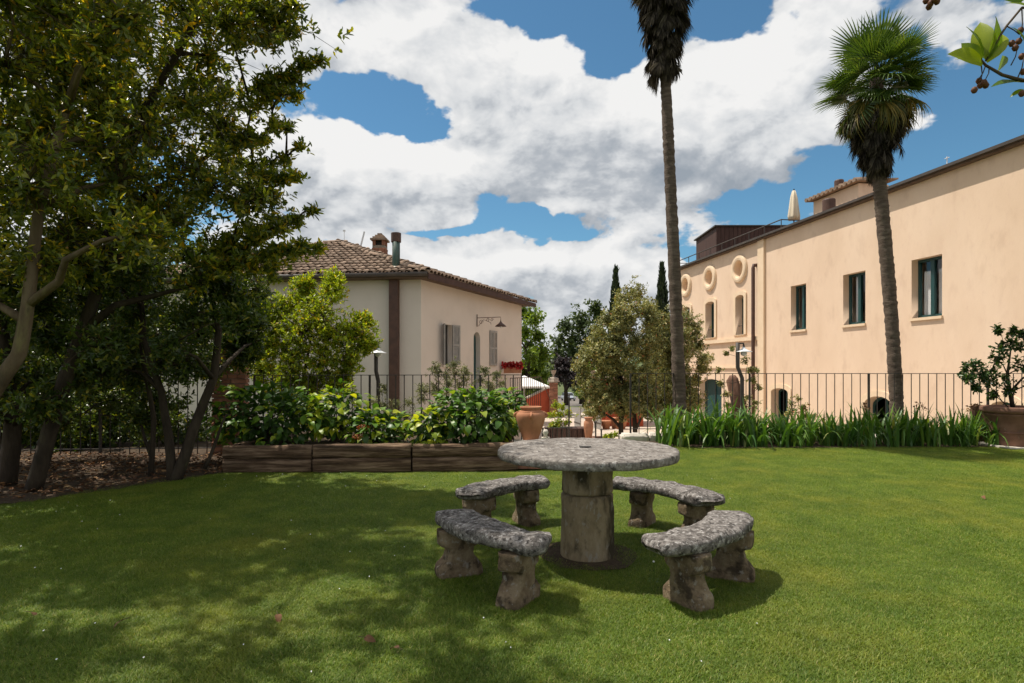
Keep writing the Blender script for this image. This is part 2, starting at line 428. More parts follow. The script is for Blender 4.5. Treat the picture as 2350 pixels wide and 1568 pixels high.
M['berry'] = surf('arbutus_berry', [(0.3, (0.07, 0.028, 0.016)), (0.7, (0.16, 0.06, 0.022))], 20, 0.6, 0.5, 90, 0.004)
M['sapleaf'] = leafmat('backlit_leaf', [(0.0, (0.09, 0.17, 0.014)), (0.6, (0.17, 0.26, 0.016)), (1.0, (0.30, 0.36, 0.02))], 0.4, 0.5, src='object')
M['litter'] = leafmat('dry_leaf', [(0.0, (0.06, 0.028, 0.015)), (0.6, (0.15, 0.07, 0.032)), (0.9, (0.28, 0.15, 0.065)), (1.0, (0.42, 0.29, 0.16))], 0.8, 0.1, tint=(1.2, .9, .6))
M['daisy'] = surf('daisy_white', [(0.3, (0.75, 0.75, 0.72)), (0.7, (0.82, 0.82, 0.8))], 5, 0.8, 0)


def grassmat():
    m, nt, bs, out = new_mat('grass_blade')
    gnode = nt.nodes.new('ShaderNodeNewGeometry')
    r = gnode.outputs['Random Per Island']
    c = ramp(nt, r, [(0.0, (0.088, 0.155, 0.018)), (0.5, (0.155, 0.238, 0.030)), (0.86, (0.235, 0.305, 0.048)), (1.0, (0.45, 0.39, 0.15))])
    pos = gnode.outputs['Position']
    a = noise(nt, pos, 0.8, 4.0, 0.6)
    c = mixc(nt, maprange(nt, a, 0.45, 0.70, 0, 0.55), c, (0.26, 0.265, 0.045))
    b = noise(nt, pos, 3.2, 3.0, 0.6)
    c = mixc(nt, 1.0, c, ramp(nt, b, [(0.3, (0.74, 0.80, 0.72)), (0.7, (1.2, 1.15, 1.1))]), 'MULTIPLY')
    nt.links.new(c, bs.inputs['Base Color'])
    bs.inputs['Roughness'].default_value = 0.5
    bs.inputs['Specular IOR Level'].default_value = 0.35
    tl = nt.nodes.new('ShaderNodeBsdfTranslucent')
    nt.links.new(mixc(nt, 1.0, c, (1.4, 1.4, 0.5), 'MULTIPLY'), tl.inputs[0])
    ms = nt.nodes.new('ShaderNodeMixShader')
    ms.inputs[0].default_value = 0.38
    nt.links.new(bs.outputs[0], ms.inputs[1])
    nt.links.new(tl.outputs[0], ms.inputs[2])
    nt.links.new(ms.outputs[0], out.inputs[0])
    return m


M['grass'] = grassmat()
M['turf'] = surf('turf', [(0.3, (0.055, 0.085, 0.012)), (0.7, (0.12, 0.155, 0.026))], 25, 0.98, 0.6, 60, 0.02, per_object=False)


# ------------------------------------------------------------------ mesh helpers
class MB:
    def __init__(self):
        self.v = []
        self.f = []

    def add(self, vs_, fs_):
        o = len(self.v)
        self.v.extend([tuple(q) for q in vs_])
        self.f.extend([tuple(i + o for i in q) for q in fs_])
        return self

    def box(self, c, s, rz=0.0, rot=None):
        c = Vector(c)
        R = rot if rot is not None else Matrix.Rotation(rz, 3, 'Z')
        pts = []
        for z in (-.5, .5):
            for x, y in ((-.5, -.5), (.5, -.5), (.5, .5), (-.5, .5)):
                pts.append(c + R @ Vector((x * s[0], y * s[1], z * s[2])))
        return self.add(pts, [(3, 2, 1, 0), (4, 5, 6, 7), (0, 1, 5, 4), (1, 2, 6, 5), (2, 3, 7, 6), (3, 0, 4, 7)])

    def beam(self, a, b, w, h, up=(0, 0, 1)):
        a, b = Vector(a), Vector(b)
        d = b - a
        L = d.length
        d.normalize()
        u = Vector(up)
        sd = d.cross(u)
        if sd.length < 1e-4:
            sd = d.cross(Vector((1, 0, 0)))
        sd.normalize()
        u = sd.cross(d)
        R = Matrix((d, sd, u)).transposed()
        return self.box((a + b) / 2, (L, w, h), rot=R)

    def tube(self, pts, rad, n=8, caps=True):
        pts = [Vector(p) for p in pts]
        if isinstance(rad, (int, float)):
            rad = [rad] * len(pts)
        ref = None
        vs_, fs_ = [], []
        for i, p in enumerate(pts):
            t = (pts[min(i + 1, len(pts) - 1)] - pts[max(i - 1, 0)]).normalized()
            if ref is None:
                ref = t.cross(Vector((0, 0, 1)))
                if ref.length < 1e-3:
                    ref = t.cross(Vector((0, 1, 0)))
                ref.normalize()
            ref = (ref - t * ref.dot(t)).normalized()
            bn = t.cross(ref)
            for k in range(n):
                a = 2 * math.pi * k / n
                vs_.append(p + (ref * math.cos(a) + bn * math.sin(a)) * rad[i])
        for i in range(len(pts) - 1):
            for k in range(n):
                k2 = (k + 1) % n
                fs_.append((i * n + k, i * n + k2, (i + 1) * n + k2, (i + 1) * n + k))
        if caps:
            fs_.append(tuple(reversed(range(n))))
            fs_.append(tuple(range((len(pts) - 1) * n, len(pts) * n)))
        return self.add(vs_, fs_)

    def lathe(self, prof, c=(0, 0, 0), n=24):
        c = Vector(c)
        vs_, fs_ = [], []
        for (r, z) in prof:
            for k in range(n):
                a = 2 * math.pi * k / n
                vs_.append(c + Vector((r * math.cos(a), r * math.sin(a), z)))
        for i in range(len(prof) - 1):
            for k in range(n):
                k2 = (k + 1) % n
                fs_.append((i * n + k, i * n + k2, (i + 1) * n + k2, (i + 1) * n + k))
        fs_.append(tuple(reversed(range(n))))
        fs_.append(tuple(range((len(prof) - 1) * n, len(prof) * n)))
        return self.add(vs_, fs_)

    def prism(self, poly, mat, depth):
        """2-D outline (x,y) extruded by depth along z of mat (4x4)"""
        n = len(poly)
        vs_ = [mat @ Vector((x, y, 0)) for x, y in poly] + [mat @ Vector((x, y, depth)) for x, y in poly]
        fs_ = [tuple(reversed(range(n))), tuple(range(n, 2 * n))]
        for i in range(n):
            j = (i + 1) % n
            fs_.append((i, j, n + j, n + i))
        return self.add(vs_, fs_)

    def mesh(self, name, mat=None, smooth=False):
        me = bpy.data.meshes.new(name)
        me.from_pydata(self.v, [], self.f)
        if mat:
            me.materials.append(M[mat] if isinstance(mat, str) else mat)
        if smooth:
            me.polygons.foreach_set('use_smooth', [True] * len(me.polygons))
        me.update()
        return me


def autosmooth(me, deg=40):
    bm = bmesh.new()
    bm.from_mesh(me)
    for f in bm.faces:
        f.smooth = True
    for e in bm.edges:
        if len(e.link_faces) == 2 and e.calc_face_angle(0) > math.radians(deg):
            e.smooth = False
    bm.to_mesh(me)
    bm.free()
    return me


def npmesh(name, verts, quads, mat=None, smooth=False):
    """verts (n,3), quads (m,4) or (m,3) numpy arrays"""
    me = bpy.data.meshes.new(name)
    k = quads.shape[1]
    me.vertices.add(len(verts))
    me.vertices.foreach_set('co', verts.astype(np.float32).ravel())
    me.loops.add(quads.size)
    me.loops.foreach_set('vertex_index', quads.astype(np.int32).ravel())
    me.polygons.add(len(quads))
    me.polygons.foreach_set('loop_start', np.arange(0, quads.size, k, dtype=np.int32))
    if smooth:
        me.polygons.foreach_set('use_smooth', np.ones(len(quads), dtype=bool))
    if mat:
        me.materials.append(M[mat] if isinstance(mat, str) else mat)
    me.update(calc_edges=True)
    me.validate()
    return me


def obj(name, me, parent=None, loc=None, rot=None, scale=None, keep=False):
    """keep=True: mesh is in world coordinates although its parent stands elsewhere"""
    o = bpy.data.objects.new(name, me)
    COL.objects.link(o)
    if parent is not None:
        o.parent = parent
        if keep:
            o.matrix_parent_inverse = Matrix.Translation(-parent.location)
    if loc is not None:
        o.location = loc
    if rot is not None:
        o.rotation_euler = rot
    if scale is not None:
        o.scale = scale if not isinstance(scale, (int, float)) else (scale,) * 3
    return o


def tag(o, label=None, cat=None, group=None, kind=None):
    if label:
        o['label'] = label
    if cat:
        o['category'] = cat
    if group:
        o['group'] = group
    if kind:
        o['kind'] = kind
    return o


def thing(name, label, cat, loc=(0, 0, 0), group=None, rz=0.0):
    e = bpy.data.objects.new(name, None)
    e.empty_display_size = 0.2
    e.location = loc
    e.rotation_euler = (0, 0, rz)
    COL.objects.link(e)
    return tag(e, label, cat, group)


def structure(name, me):
    return tag(obj(name, me), kind='structure')


def plate(outer, holes, depth):
    """flat plate with holes in local x,y; thickness along local z from -depth to 0"""
    cu_ = bpy.data.curves.new('tmp', 'CURVE')
    cu_.dimensions = '2D'
    cu_.fill_mode = 'BOTH'
    cu_.extrude = depth / 2
    for ring in [outer] + list(holes):
        s = cu_.splines.new('POLY')
        s.points.add(len(ring) - 1)
        for p_, q in zip(s.points, ring):
            p_.co = (q[0], q[1], 0, 1)
        s.use_cyclic_u = True
    o = bpy.data.objects.new('tmp', cu_)
    COL.objects.link(o)
    dg = bpy.context.evaluated_depsgraph_get()
    me = bpy.data.meshes.new_from_object(o.evaluated_get(dg))
    bpy.data.objects.remove(o)
    bpy.data.curves.remove(cu_)
    me.transform(Matrix.Translation((0, 0, -depth / 2)))
    me.materials.clear()
    return me


def arch(x0, x1, z0, z1, rise, n=10):
    """outline of an opening with an arched head, counter-clockwise"""
    pts = [(x0, z0), (x1, z0)]
    for i in range(n + 1):
        t = i / n
        a = t * math.pi
        pts.append(((x0 + x1) / 2 + (x1 - x0) / 2 * math.cos(a), z1 - rise + rise * math.sin(a)))
    return pts


def ring_poly(cx, cy, r, n=36):
    return [(cx + r * math.cos(2 * math.pi * i / n), cy + r * math.sin(2 * math.pi * i / n)) for i in range(n)]


def roughen(me, amp, sc, seed=0.0, amp2=0.0, sc2=1.0):
    n = len(me.vertices)
    for v in me.vertices:
        q = v.co * sc + Vector((seed, seed * 1.7, seed * .3))
        d = mnoise.noise_vector(q) * amp
        if amp2:
            d += mnoise.noise_vector(v.co * sc2 + Vector((seed, 5, 1))) * amp2
        v.co += d
    me.update()
    return me


# ------------------------------------------------------------------ foliage
def unit(a):
    return a / np.maximum(np.linalg.norm(a, axis=-1, keepdims=True), 1e-9)


def leaf_arrays(pos, d, nrm, L, W, simple=False, droop=0.12, fold=0.14):
    """pos,d,nrm (n,3); L,W (n,) -> verts, quads"""
    n = len(pos)
    d = unit(d)
    nrm = nrm - d * np.sum(nrm * d, axis=1, keepdims=True)
    nrm = unit(nrm)
    s = np.cross(d, nrm)
    L = L[:, None]
    W = W[:, None]
    if simple:
        v = np.stack([pos, pos + d * L * .5 + s * W * .5 + nrm * W * fold, pos + d * L - nrm * L * droop, pos + d * L * .5 - s * W * .5 + nrm * W * fold], axis=1)
        q = np.arange(n * 4).reshape(n, 4)
        return v.reshape(-1, 3), q
    v = np.stack([
        pos,
        pos + d * L * .30 + s * W * .42 + nrm * W * fold,
        pos + d * L * .70 + s * W * .40 + nrm * (W * fold - L * droop * .45),
        pos + d * L - nrm * L * droop,
        pos + d * L * .70 - s * W * .40 + nrm * (W * fold - L * droop * .45),
        pos + d * L * .30 - s * W * .42 + nrm * W * fold], axis=1)
    b = np.arange(n)[:, None] * 6
    q = np.concatenate([b + np.array([[0, 1, 2, 3]]), b + np.array([[0, 3, 4, 5]])], axis=0)
    return v.reshape(-1, 3), q


def rosettes(tips, axes, m, L, W, rng, spread=(0.6, 1.45), simple=False, jitter=0.02, droop=0.12):
    """m leaves round every twig tip"""
    k = len(tips)
    axes = unit(axes)
    ref = np.tile(np.array([[0.0, 0.0, 1.0]]), (k, 1)) + rng.normal(0, .3, (k, 3))
    a1 = unit(np.cross(axes, ref))
    a2 = np.cross(axes, a1)
    phi = rng.uniform(0, 6.28, (k, 1)) + np.arange(m)[None, :] * 2.399963
    th = rng.uniform(spread[0], spread[1], (k, m))
    d = (axes[:, None, :] * np.cos(th)[..., None] + (a1[:, None, :] * np.cos(phi)[..., None] + a2[:, None, :] * np.sin(phi)[..., None]) * np.sin(th)[..., None])
    d = d + rng.normal(0, .15, d.shape)
    off = -axes[:, None, :] * (np.arange(m)[None, :, None] / m) * L * 0.9
    pos = tips[:, None, :] + off + rng.normal(0, jitter, d.shape)
    nrm = axes[:, None, :] + rng.normal(0, .35, d.shape) + np.array([0, 0, .25])
    Ls = L * rng.uniform(.65, 1.2, (k * m))
    Ws = W * rng.uniform(.75, 1.2, (k * m))
    return leaf_arrays(pos.reshape(-1, 3), d.reshape(-1, 3), nrm.reshape(-1, 3), Ls, Ws, simple, droop)


def clump_tips(c, r, n, rng, up=0.45, shell=2.4):
    c = np.array(c, float)
    r = np.array(r if hasattr(r, '__len__') else (r, r, r), float)
    u = unit(rng.normal(0, 1, (n, 3)))
    t = np.minimum(np.abs(rng.normal(0, .30, (n, 1)) + .62), 1.45)
    lob = 1 + .35 * np.sin(u[:, :1] * 3.1 + c[0] * 9) * np.sin(u[:, 2:] * 3.7 + c[2] * 7)
    t = t * lob
    tips = c + u * r * t
    ax = u + np.array([0, 0, up]) + rng.normal(0, .25, (n, 3))
    return tips, ax


def grow(stems, targets, rng, r0=0.022, wob=0.055, step=0.45, taper=0.82):
    """join every target (clump centre) to the nearest lower stem point; returns list of (pts, radii)"""
    nodes = []
    for pts, rad in stems:
        for p_, q in zip(pts, rad):
            nodes.append((Vector(p_), q))
    out = []
    order = sorted(targets, key=lambda t: min((Vector(t) - n_[0]).length for n_ in nodes[::2]))
    for t in order:
        t = Vector(t)
        best, bd = None, 1e9
        for (p_, q) in nodes:
            dv = t - p_
            dist = dv.length
            pen = 1.0 + (1.2 if dv.z < 0 else 0.0) + (0.35 if dv.z < 0.3 * dist else 0)
            if dist * pen < bd:
                bd = dist * pen
                best = (p_, q)
        p0, q0 = best
        k = max(2, int((t - p0).length / step) + 1)
        pts, rad = [p0.copy()], [max(r0 * .6, min(q0 * taper, r0 * (1.0 + .8 * (t - p0).length)))]
        for i in range(1, k + 1):
            f = i / k
            q = p0.lerp(t, f)
            bow = math.sin(f * math.pi) * (t - p0).length
            q += Vector((rng.normal(0, wob * .5), rng.normal(0, wob * .5), 0.08 * bow + rng.normal(0, wob * .3)))
            if i == k:
                q = t
            pts.append(q)
            rad.append(max(0.004, rad[0] * (1 - .72 * f)))
            nodes.append((q, rad[-1]))
        out.append((pts, rad))
    return out


def tubes_mesh(name, paths, mat, n=6):
    mb = MB()
    for pts, rad in paths:
        mb.tube(pts, rad, n, caps=True)
    return mb.mesh(name, mat, True)


def foliage(name, label, cat, base, stems, clumps, leaf, L, W, m=9, per=60, bark='bark', group=None, rng=None,
            simple=False, twigs=True, up=0.45, r0=0.02, spread=(0.6, 1.45), shell=2.4, nside=7, twigmat=None, droop=0.12, conn=True):
    """a tree or shrub: thing > trunk, crown.  clumps: (centre, radius[, twig count])"""
    rng = rng or RNG
    t = thing(name, label, cat, base, group)
    targets = [c[0] for c in clumps]
    br = grow(stems, targets, rng, r0) if conn else []
    obj('trunk', tubes_mesh('trunk', list(stems) + br, bark, nside), t, keep=True)
    V, Q = [], []
    nv = 0
    tw = MB()
    for c in clumps:
        k = c[2] if len(c) > 2 else per
        tips, ax = clump_tips(c[0], c[1], k, rng, up, shell)
        v, q = rosettes(tips, ax, m, L, W, rng, spread, simple, jitter=L * .2, droop=droop)
        V.append(v)
        Q.append(q + nv)
        nv += len(v)
        if twigs:
            cc = Vector(c[0])
            for i in range(0, k, 2):
                e = Vector(tips[i])
                mid = cc.lerp(e, .5) + Vector((rng.normal(0, .03), rng.normal(0, .03), .03))
                tw.tube([cc, mid, e], [0.006, 0.004, 0.002], 3, caps=False)
    obj('crown', npmesh('crown', np.concatenate(V), np.concatenate(Q), leaf), t, keep=True)
    if twigs:
        tag(obj('twigs', tw.mesh('twigs', twigmat or 'twig'), t, keep=True), kind='stuff')
    return t

# ================================================================== SETTING
YZ = -1.63      # level of the yard below the lawn terrace


def ground_z(x, y):
    def ss(a, b, t):
        t = min(1, max(0, (t - a) / (b - a)))
        return t * t * (3 - 2 * t)
    return YZ - 0.02 - 3.0 * min(1, max(0, (y - 46) / 62)) - 3.0 * ss(110, 400, y) + 26.0 * ss(350, 1200, y) + 10.0 * ss(120, 900, -x) * ss(-100, 300, y)


xs = [-1400, -900, -600, -350, -200, -120, -70, -40, -20, -10, 0, 5, 10, 15, 20, 40, 70, 120, 200, 350, 600, 900, 1400]
ys = [-400, -150, -60, -20, 0, 11, 20, 30, 40, 46, 55, 65, 75, 85, 95, 108, 130, 180, 250, 350, 450, 600, 800, 1000, 1300, 1700]
gb = MB()
gb.add([(x, y, ground_z(x, y)) for y in ys for x in xs],
       [(j * len(xs) + i, j * len(xs) + i + 1, (j + 1) * len(xs) + i + 1, (j + 1) * len(xs) + i) for j in range(len(ys) - 1) for i in range(len(xs) - 1)])
structure('ground', gb.mesh('ground', 'hill', True))
yb = MB()
yb.add([(-3.5, 10.2, YZ), (10.6, 10.2, YZ), (8.2, 40, YZ), (-1, 40, YZ)], [(0, 1, 2, 3)])
structure('yard', yb.mesh('yard', 'yard'))
rb = MB()
rv, rf = [], []
for i in range(19):
    y = 39.5 + i * 5
    xc = 4.2 + (y - 40) * 0.092
    z = ground_z(xc, y) + 0.03
    rv += [(xc - 3.1, y, z), (xc + 3.1, y, z)]
    if i:
        rf.append((2 * i - 2, 2 * i - 1, 2 * i + 1, 2 * i))
rb.add(rv, rf)
structure('road', rb.mesh('road', 'asphalt'))

# lawn terrace: a sheet with gentle unevenness and side walls
LX0, LX1, LY0, LY1 = -10.0, 13.5, -7.0, 11.0


def lawn_z(x, y):
    return 0.018 * mnoise.noise(Vector((x * .45, y * .45, 3.0))) + 0.006 * mnoise.noise(Vector((x * 1.7, y * 1.7, 9.0)))


nx, ny = 95, 73
lv = [(LX0 + (LX1 - LX0) * i / nx, LY0 + (LY1 - LY0) * j / ny) for j in range(ny + 1) for i in range(nx + 1)]
lb = MB()
lb.add([(x, y, lawn_z(x, y)) for x, y in lv], [(j * (nx + 1) + i, j * (nx + 1) + i + 1, (j + 1) * (nx + 1) + i + 1, (j + 1) * (nx + 1) + i) for j in range(ny) for i in range(nx)])
lb.add([(LX0, LY0, -2.2), (LX1, LY0, -2.2), (LX1, LY1, -2.2), (LX0, LY1, -2.2), (LX0, LY0, -.03), (LX1, LY0, -.03), (LX1, LY1, -.03), (LX0, LY1, -.03)],
       [(0, 1, 5, 4), (1, 2, 6, 5), (2, 3, 7, 6), (3, 0, 4, 7)])
structure('lawn', lb.mesh('lawn', 'turf', True))

# bare, leaf-strewn earth under the trees
BED = [(-9.9, 3.6), (-7.4, 4.5), (-6.0, 5.25), (-5.1, 5.85), (-4.35, 6.75), (-3.75, 7.6), (-3.55, 8.1), (-3.6, 10.9), (-9.9, 10.9)]
IB = [(2.55, 10.35), (3.1, 10.02), (5.0, 9.98), (8.6, 10.18), (9.6, 10.3), (13.4, 10.3), (13.4, 10.98), (2.3, 10.98)]


def inside(poly, x, y):
    c = False
    j = len(poly) - 1
    for i in range(len(poly)):
        xi, yi = poly[i]
        xj, yj = poly[j]
        if (yi > y) != (yj > y) and x < (xj - xi) * (y - yi) / (yj - yi) + xi:
            c = not c
        j = i
    return c


def bed_mesh(name, poly, step_):
    """earth sheet that follows the lawn, with an uneven edge"""
    xs_ = [p_[0] for p_ in poly]
    ys_ = [p_[1] for p_ in poly]
    nx_ = int((max(xs_) - min(xs_)) / step_) + 1
    ny_ = int((max(ys_) - min(ys_)) / step_) + 1
    idx, vv_, ff_ = {}, [], []

    def vid(i, j):
        if (i, j) not in idx:
            x_ = min(xs_) + i * step_ + .03 * mnoise.noise(Vector((i * .9, j * .9, 1)))
            y_ = min(ys_) + j * step_ + .03 * mnoise.noise(Vector((i * .9, j * .9, 5)))
            idx[(i, j)] = len(vv_)
            vv_.append((x_, y_, lawn_z(x_, y_) + .010 + .012 * abs(mnoise.noise(Vector((x_ * 4, y_ * 4, 2))))))
        return idx[(i, j)]
    for j in range(ny_):
        for i in range(nx_):
            xc_, yc2 = min(xs_) + (i + .5) * step_, min(ys_) + (j + .5) * step_
            if inside(poly, xc_, yc2):
                ff_.append((vid(i, j), vid(i + 1, j), vid(i + 1, j + 1), vid(i, j + 1)))
    return MB().add(vv_, ff_).mesh(name, 'soil', True)


structure('leaf_strewn_earth', bed_mesh('leaf_strewn_earth', BED, .10))
structure('iris_bed_earth', bed_mesh('iris_bed_earth', IB, .08))


# stone kerb that carries the right-hand fence, and the retaining walls
def rough_block(name, c, s, mat, amp=.015, sub=8, parent=None):
    bm = bmesh.new()
    bmesh.ops.create_cube(bm, size=1)
    for v in bm.verts:
        v.co = Vector((v.co.x * s[0], v.co.y * s[1], v.co.z * s[2]))
    L = max(s)
    bmesh.ops.bevel(bm, geom=bm.edges[:], offset=min(s) * .12, segments=2, affect='EDGES')
    for ax in range(3):
        n_ = int(s[ax] / L * sub)
        for k in range(1, n_ + 1):
            co = [0, 0, 0]
            co[ax] = -s[ax] / 2 + s[ax] * k / (n_ + 1)
            no = [0, 0, 0]
            no[ax] = 1
            bmesh.ops.bisect_plane(bm, geom=bm.verts[:] + bm.edges[:] + bm.faces[:], plane_co=co, plane_no=no)
    me = bpy.data.meshes.new(name)
    bm.to_mesh(me)
    bm.free()
    me.materials.append(M[mat])
    me.transform(Matrix.Translation(c))
    roughen(me, amp, 6.0, c[0], amp * .5, 17)
    me.polygons.foreach_set('use_smooth', [True] * len(me.polygons))
    return me


kerb = thing('fence_kerb_wall', 'low pale rough stone kerb under the iron fence behind the irises', 'wall', (2.2, 11.12, YZ))
x = 2.05
random.seed(3)
while x < 13.4:
    w_ = random.uniform(.45, .8)
    obj('stone', rough_block('stone', (x + w_ / 2, 11.14, 0.0), (w_ - .015, .30, .27), 'whitestone', .012, 6), kerb, keep=True)
    x += w_
obj('retaining_wall', MB().box((7.7, 11.16, YZ / 2 - .07), (11.4, .24, -YZ - .14)).mesh('retaining_wall', 'mortar'), kerb, keep=True)
kerb2 = thing('left_retaining_wall', 'stone wall edge under the fence beside the hydrangeas', 'wall', (-2, 10.2, YZ))
obj('wall', MB().box((-5.0, 11.16, YZ / 2 - .05), (10.3, .24, -YZ + .02)).mesh('wall', 'soil'), kerb2, keep=True)
stp = MB()
for i in range(8):
    stp.box((1.15, 11.2 + i * .3, -0.06 - i * .2 - .5), (1.9, .34, 1.0))
structure('garden_steps', stp.mesh('garden_steps', 'whitestone'))


# ------------------------------------------------------------------ walls given by two ground points
class Wall:
    def __init__(self, p0, p1, side):
        self.o = Vector((p0[0], p0[1], 0))
        d = Vector((p1[0] - p0[0], p1[1] - p0[1], 0))
        self.len = d.length
        self.t = d.normalized()
        self.n = Vector((self.t.y, -self.t.x, 0)) * side
        self.m = Matrix(((self.t.x, 0, self.n.x, self.o.x), (self.t.y, 0, self.n.y, self.o.y), (0, 1, 0, 0), (0, 0, 0, 1)))

    def s(self, px):
        """where along the wall a picture column lies"""
        k = (px - CX) / F
        return (k * self.o.y - self.o.x) / (self.t.x - k * self.t.y)

    def z(self, px, py):
        D = self.o.y + self.t.y * self.s(px)
        return HC - (py - HY) / F * D

    def p(self, s, z, n=0.0):
        return self.o + self.t * s + self.n * n + Vector((0, 0, z))

    def put(self, me, n=0.0):
        me.transform(self.m @ Matrix.Translation((0, 0, n)))
        bm = bmesh.new()
        bm.from_mesh(me)
        bmesh.ops.recalc_face_normals(bm, faces=bm.faces[:])
        bm.to_mesh(me)
        bm.free()
        return me

    def bar(self, mb, s0, s1, z0, z1, n0, n1):
        mb.add([self.p(s, z, n) for n in (n0, n1) for (s, z) in ((s0, z0), (s1, z0), (s1, z1), (s0, z1))],
               [(0, 1, 2, 3), (7, 6, 5, 4), (0, 4, 5, 1), (1, 5, 6, 2), (2, 6, 7, 3), (3, 7, 4, 0)])
        return mb


def mset(me, mat):
    me.materials.clear()
    me.materials.append(M[mat])
    return me


def rect(s0, s1, z0, z1):
    return [(s0, z0), (s1, z0), (s1, z1), (s0, z1)]


# ================================================================== VILLA (cream building)
VW = Wall((12.019, 8.0), (12.019 - 0.167 * 22, 30.0), -1)
villa = thing('cream_villa', 'long cream plastered villa with teal windows and round relief rings', 'building', (10, 18, YZ))
EZ = 6.27
holes, rects = [], []
for (xa, xb, cur) in ((2092, 2162, True), (1935, 1986, False), (1815, 1850, False)):
    s0, s1 = sorted((VW.s(xa), VW.s(xb)))
    rects.append((s0, s1, 2.70, 4.26, cur))
    holes.append(rect(s0, s1, 2.70, 4.26))
archs = []
for (xa, xb, z0, z1, rise, sill) in ((1690, 1709, 2.73, 4.36, .12, True), (1621, 1641, 2.73, 4.36, .12, True), (1566, 1585, 2.73, 4.36, .12, True),
                                     (1772, 1811, YZ - .02, .64, .16, False), (1985, 2053, YZ - .02, .56, .30, False), (2268, 2343, YZ - .02, .62, .30, False), (1606, 1656, YZ - .02, .88, .18, False)):
    s0, s1 = sorted((VW.s(xa), VW.s(xb)))
    archs.append((s0, s1, z0, z1, rise, sill))
    holes.append(arch(s0, s1, max(z0, YZ - .02), z1, rise))
rings = []
for (xc, yc_) in ((1698, 617), (1630, 638), (1575, 655)):
    sc_, zc = VW.s(xc), VW.z(xc, yc_)
    rings.append((sc_, 5.43))
    holes.append(ring_poly(sc_, 5.43, .335))
outer = rect(0, VW.len, YZ - .25, EZ)
obj('wall', mset(VW.put(plate(outer, holes, .34)), 'villa'), villa, keep=True)
# end walls and back so that the inside is closed
eb = MB()
VW.bar(eb, -.30, -.002, YZ - .25, EZ, -9, 0)
VW.bar(eb, VW.len + .002, VW.len + .30, YZ - .25, EZ, -9, 0)
VW.bar(eb, -.3, VW.len + .3, YZ - .25, EZ, -9.3, -9.002)
obj('side_wall', eb.mesh('side_wall', 'villa'), villa, keep=True)
fb = MB()
VW.bar(fb, -.3, VW.len + .3, 2.05, 2.2, -9, -.36)
VW.bar(fb, -.3, VW.len + .3, YZ - .2, YZ - .05, -9, -.36)
obj('floor', fb.mesh('floor', 'dark'), villa, keep=True)
rb_ = MB()
VW.bar(rb_, -.5, VW.len + .35, EZ + .004, EZ + .05, -9.4, .17)
roof = obj('roof', rb_.mesh('roof', 'tilebase'), villa, keep=True)
gb_ = MB()
VW.bar(gb_, -.5, VW.len + .37, EZ + .052, EZ + .125, .02, .24)
obj('gutter', gb_.mesh('gutter', 'gutter'), roof)
# pitched tile field behind the gutter
pb = MB()
pb.add([VW.p(-.5, EZ + .13, 0), VW.p(VW.s(1800), EZ + .13, 0), VW.p(VW.s(1800), EZ + 1.0, -4.6), VW.p(-.5, EZ + 1.0, -4.6), VW.p(VW.s(1800), EZ + .1, -9), VW.p(-.5, EZ + .1, -9)],
       [(0, 1, 2, 3), (3, 2, 4, 5), (1, 4, 2)])
obj('tile_field', pb.mesh('tile_field', 'tile'), roof)


def rect_window(W, parent, s0, s1, z0, z1, curtain, dep=.20):
    fr = MB()
    fw = .075
    nA, nB = -dep - .06, -dep
    W.bar(fr, s0, s0 + fw, z0 + fw, z1 - fw, nA, nB)
    W.bar(fr, s1 - fw, s1, z0 + fw, z1 - fw, nA, nB)
    W.bar(fr, s0, s1, z0, z0 + fw, nA, nB)
    W.bar(fr, s0, s1, z1 - fw, z1, nA, nB)
    sm = (s0 + s1) / 2
    W.bar(fr, sm - .055, sm + .055, z0 + fw, z1 - fw, nA + .002, nB + .015)
    w = obj('window', fr.mesh('window', 'teal'), parent, keep=True)
    for a, b in ((s0 + fw, sm - .055), (sm + .055, s1 - fw)):
        obj('pane', W.bar(MB(), a, b, z0 + fw, z1 - fw, nA + .02, nA + .026).mesh('pane', 'glass'), w)
        if curtain:
            cm = MB()
            n_ = 14
            ztop = z1 - .34
            vv = []
            for i in range(n_ + 1):
                f = i / n_
                nn = nA - .07 + .012 * math.sin(i * 2.4)
                vv += [W.p(a + (b - a) * f, z0 + fw, nn), W.p(a + (b - a) * f, ztop + .05 * (i % 2), nn)]
            cm.add(vv, [(2 * i, 2 * i + 2, 2 * i + 3, 2 * i + 1) for i in range(n_)])
            obj('curtain', cm.mesh('curtain', 'curtain', True), w)
        elif a > sm:
            cm = MB()
            vv = []
            for i in range(9):
                f = i / 8
                nn = nA - .10 + .015 * math.sin(i * 2.4)
                vv += [W.p(a + (b - a) * (.35 + .5 * f), z0 + fw, nn), W.p(a + (b - a) * (.35 + .5 * f), z1 - fw, nn)]
            cm.add(vv, [(2 * i, 2 * i + 2, 2 * i + 3, 2 * i + 1) for i in range(8)])
            obj('curtain', cm.mesh('curtain', 'curtain', True), w)
    obj('sill', W.bar(MB(), s0 - .03, s1 + .03, z0 - .075, z0 - .003, -dep, .055).mesh('sill', 'trim'), w)
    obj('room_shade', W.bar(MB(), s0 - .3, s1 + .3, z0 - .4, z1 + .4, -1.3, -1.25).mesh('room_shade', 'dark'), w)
    return w


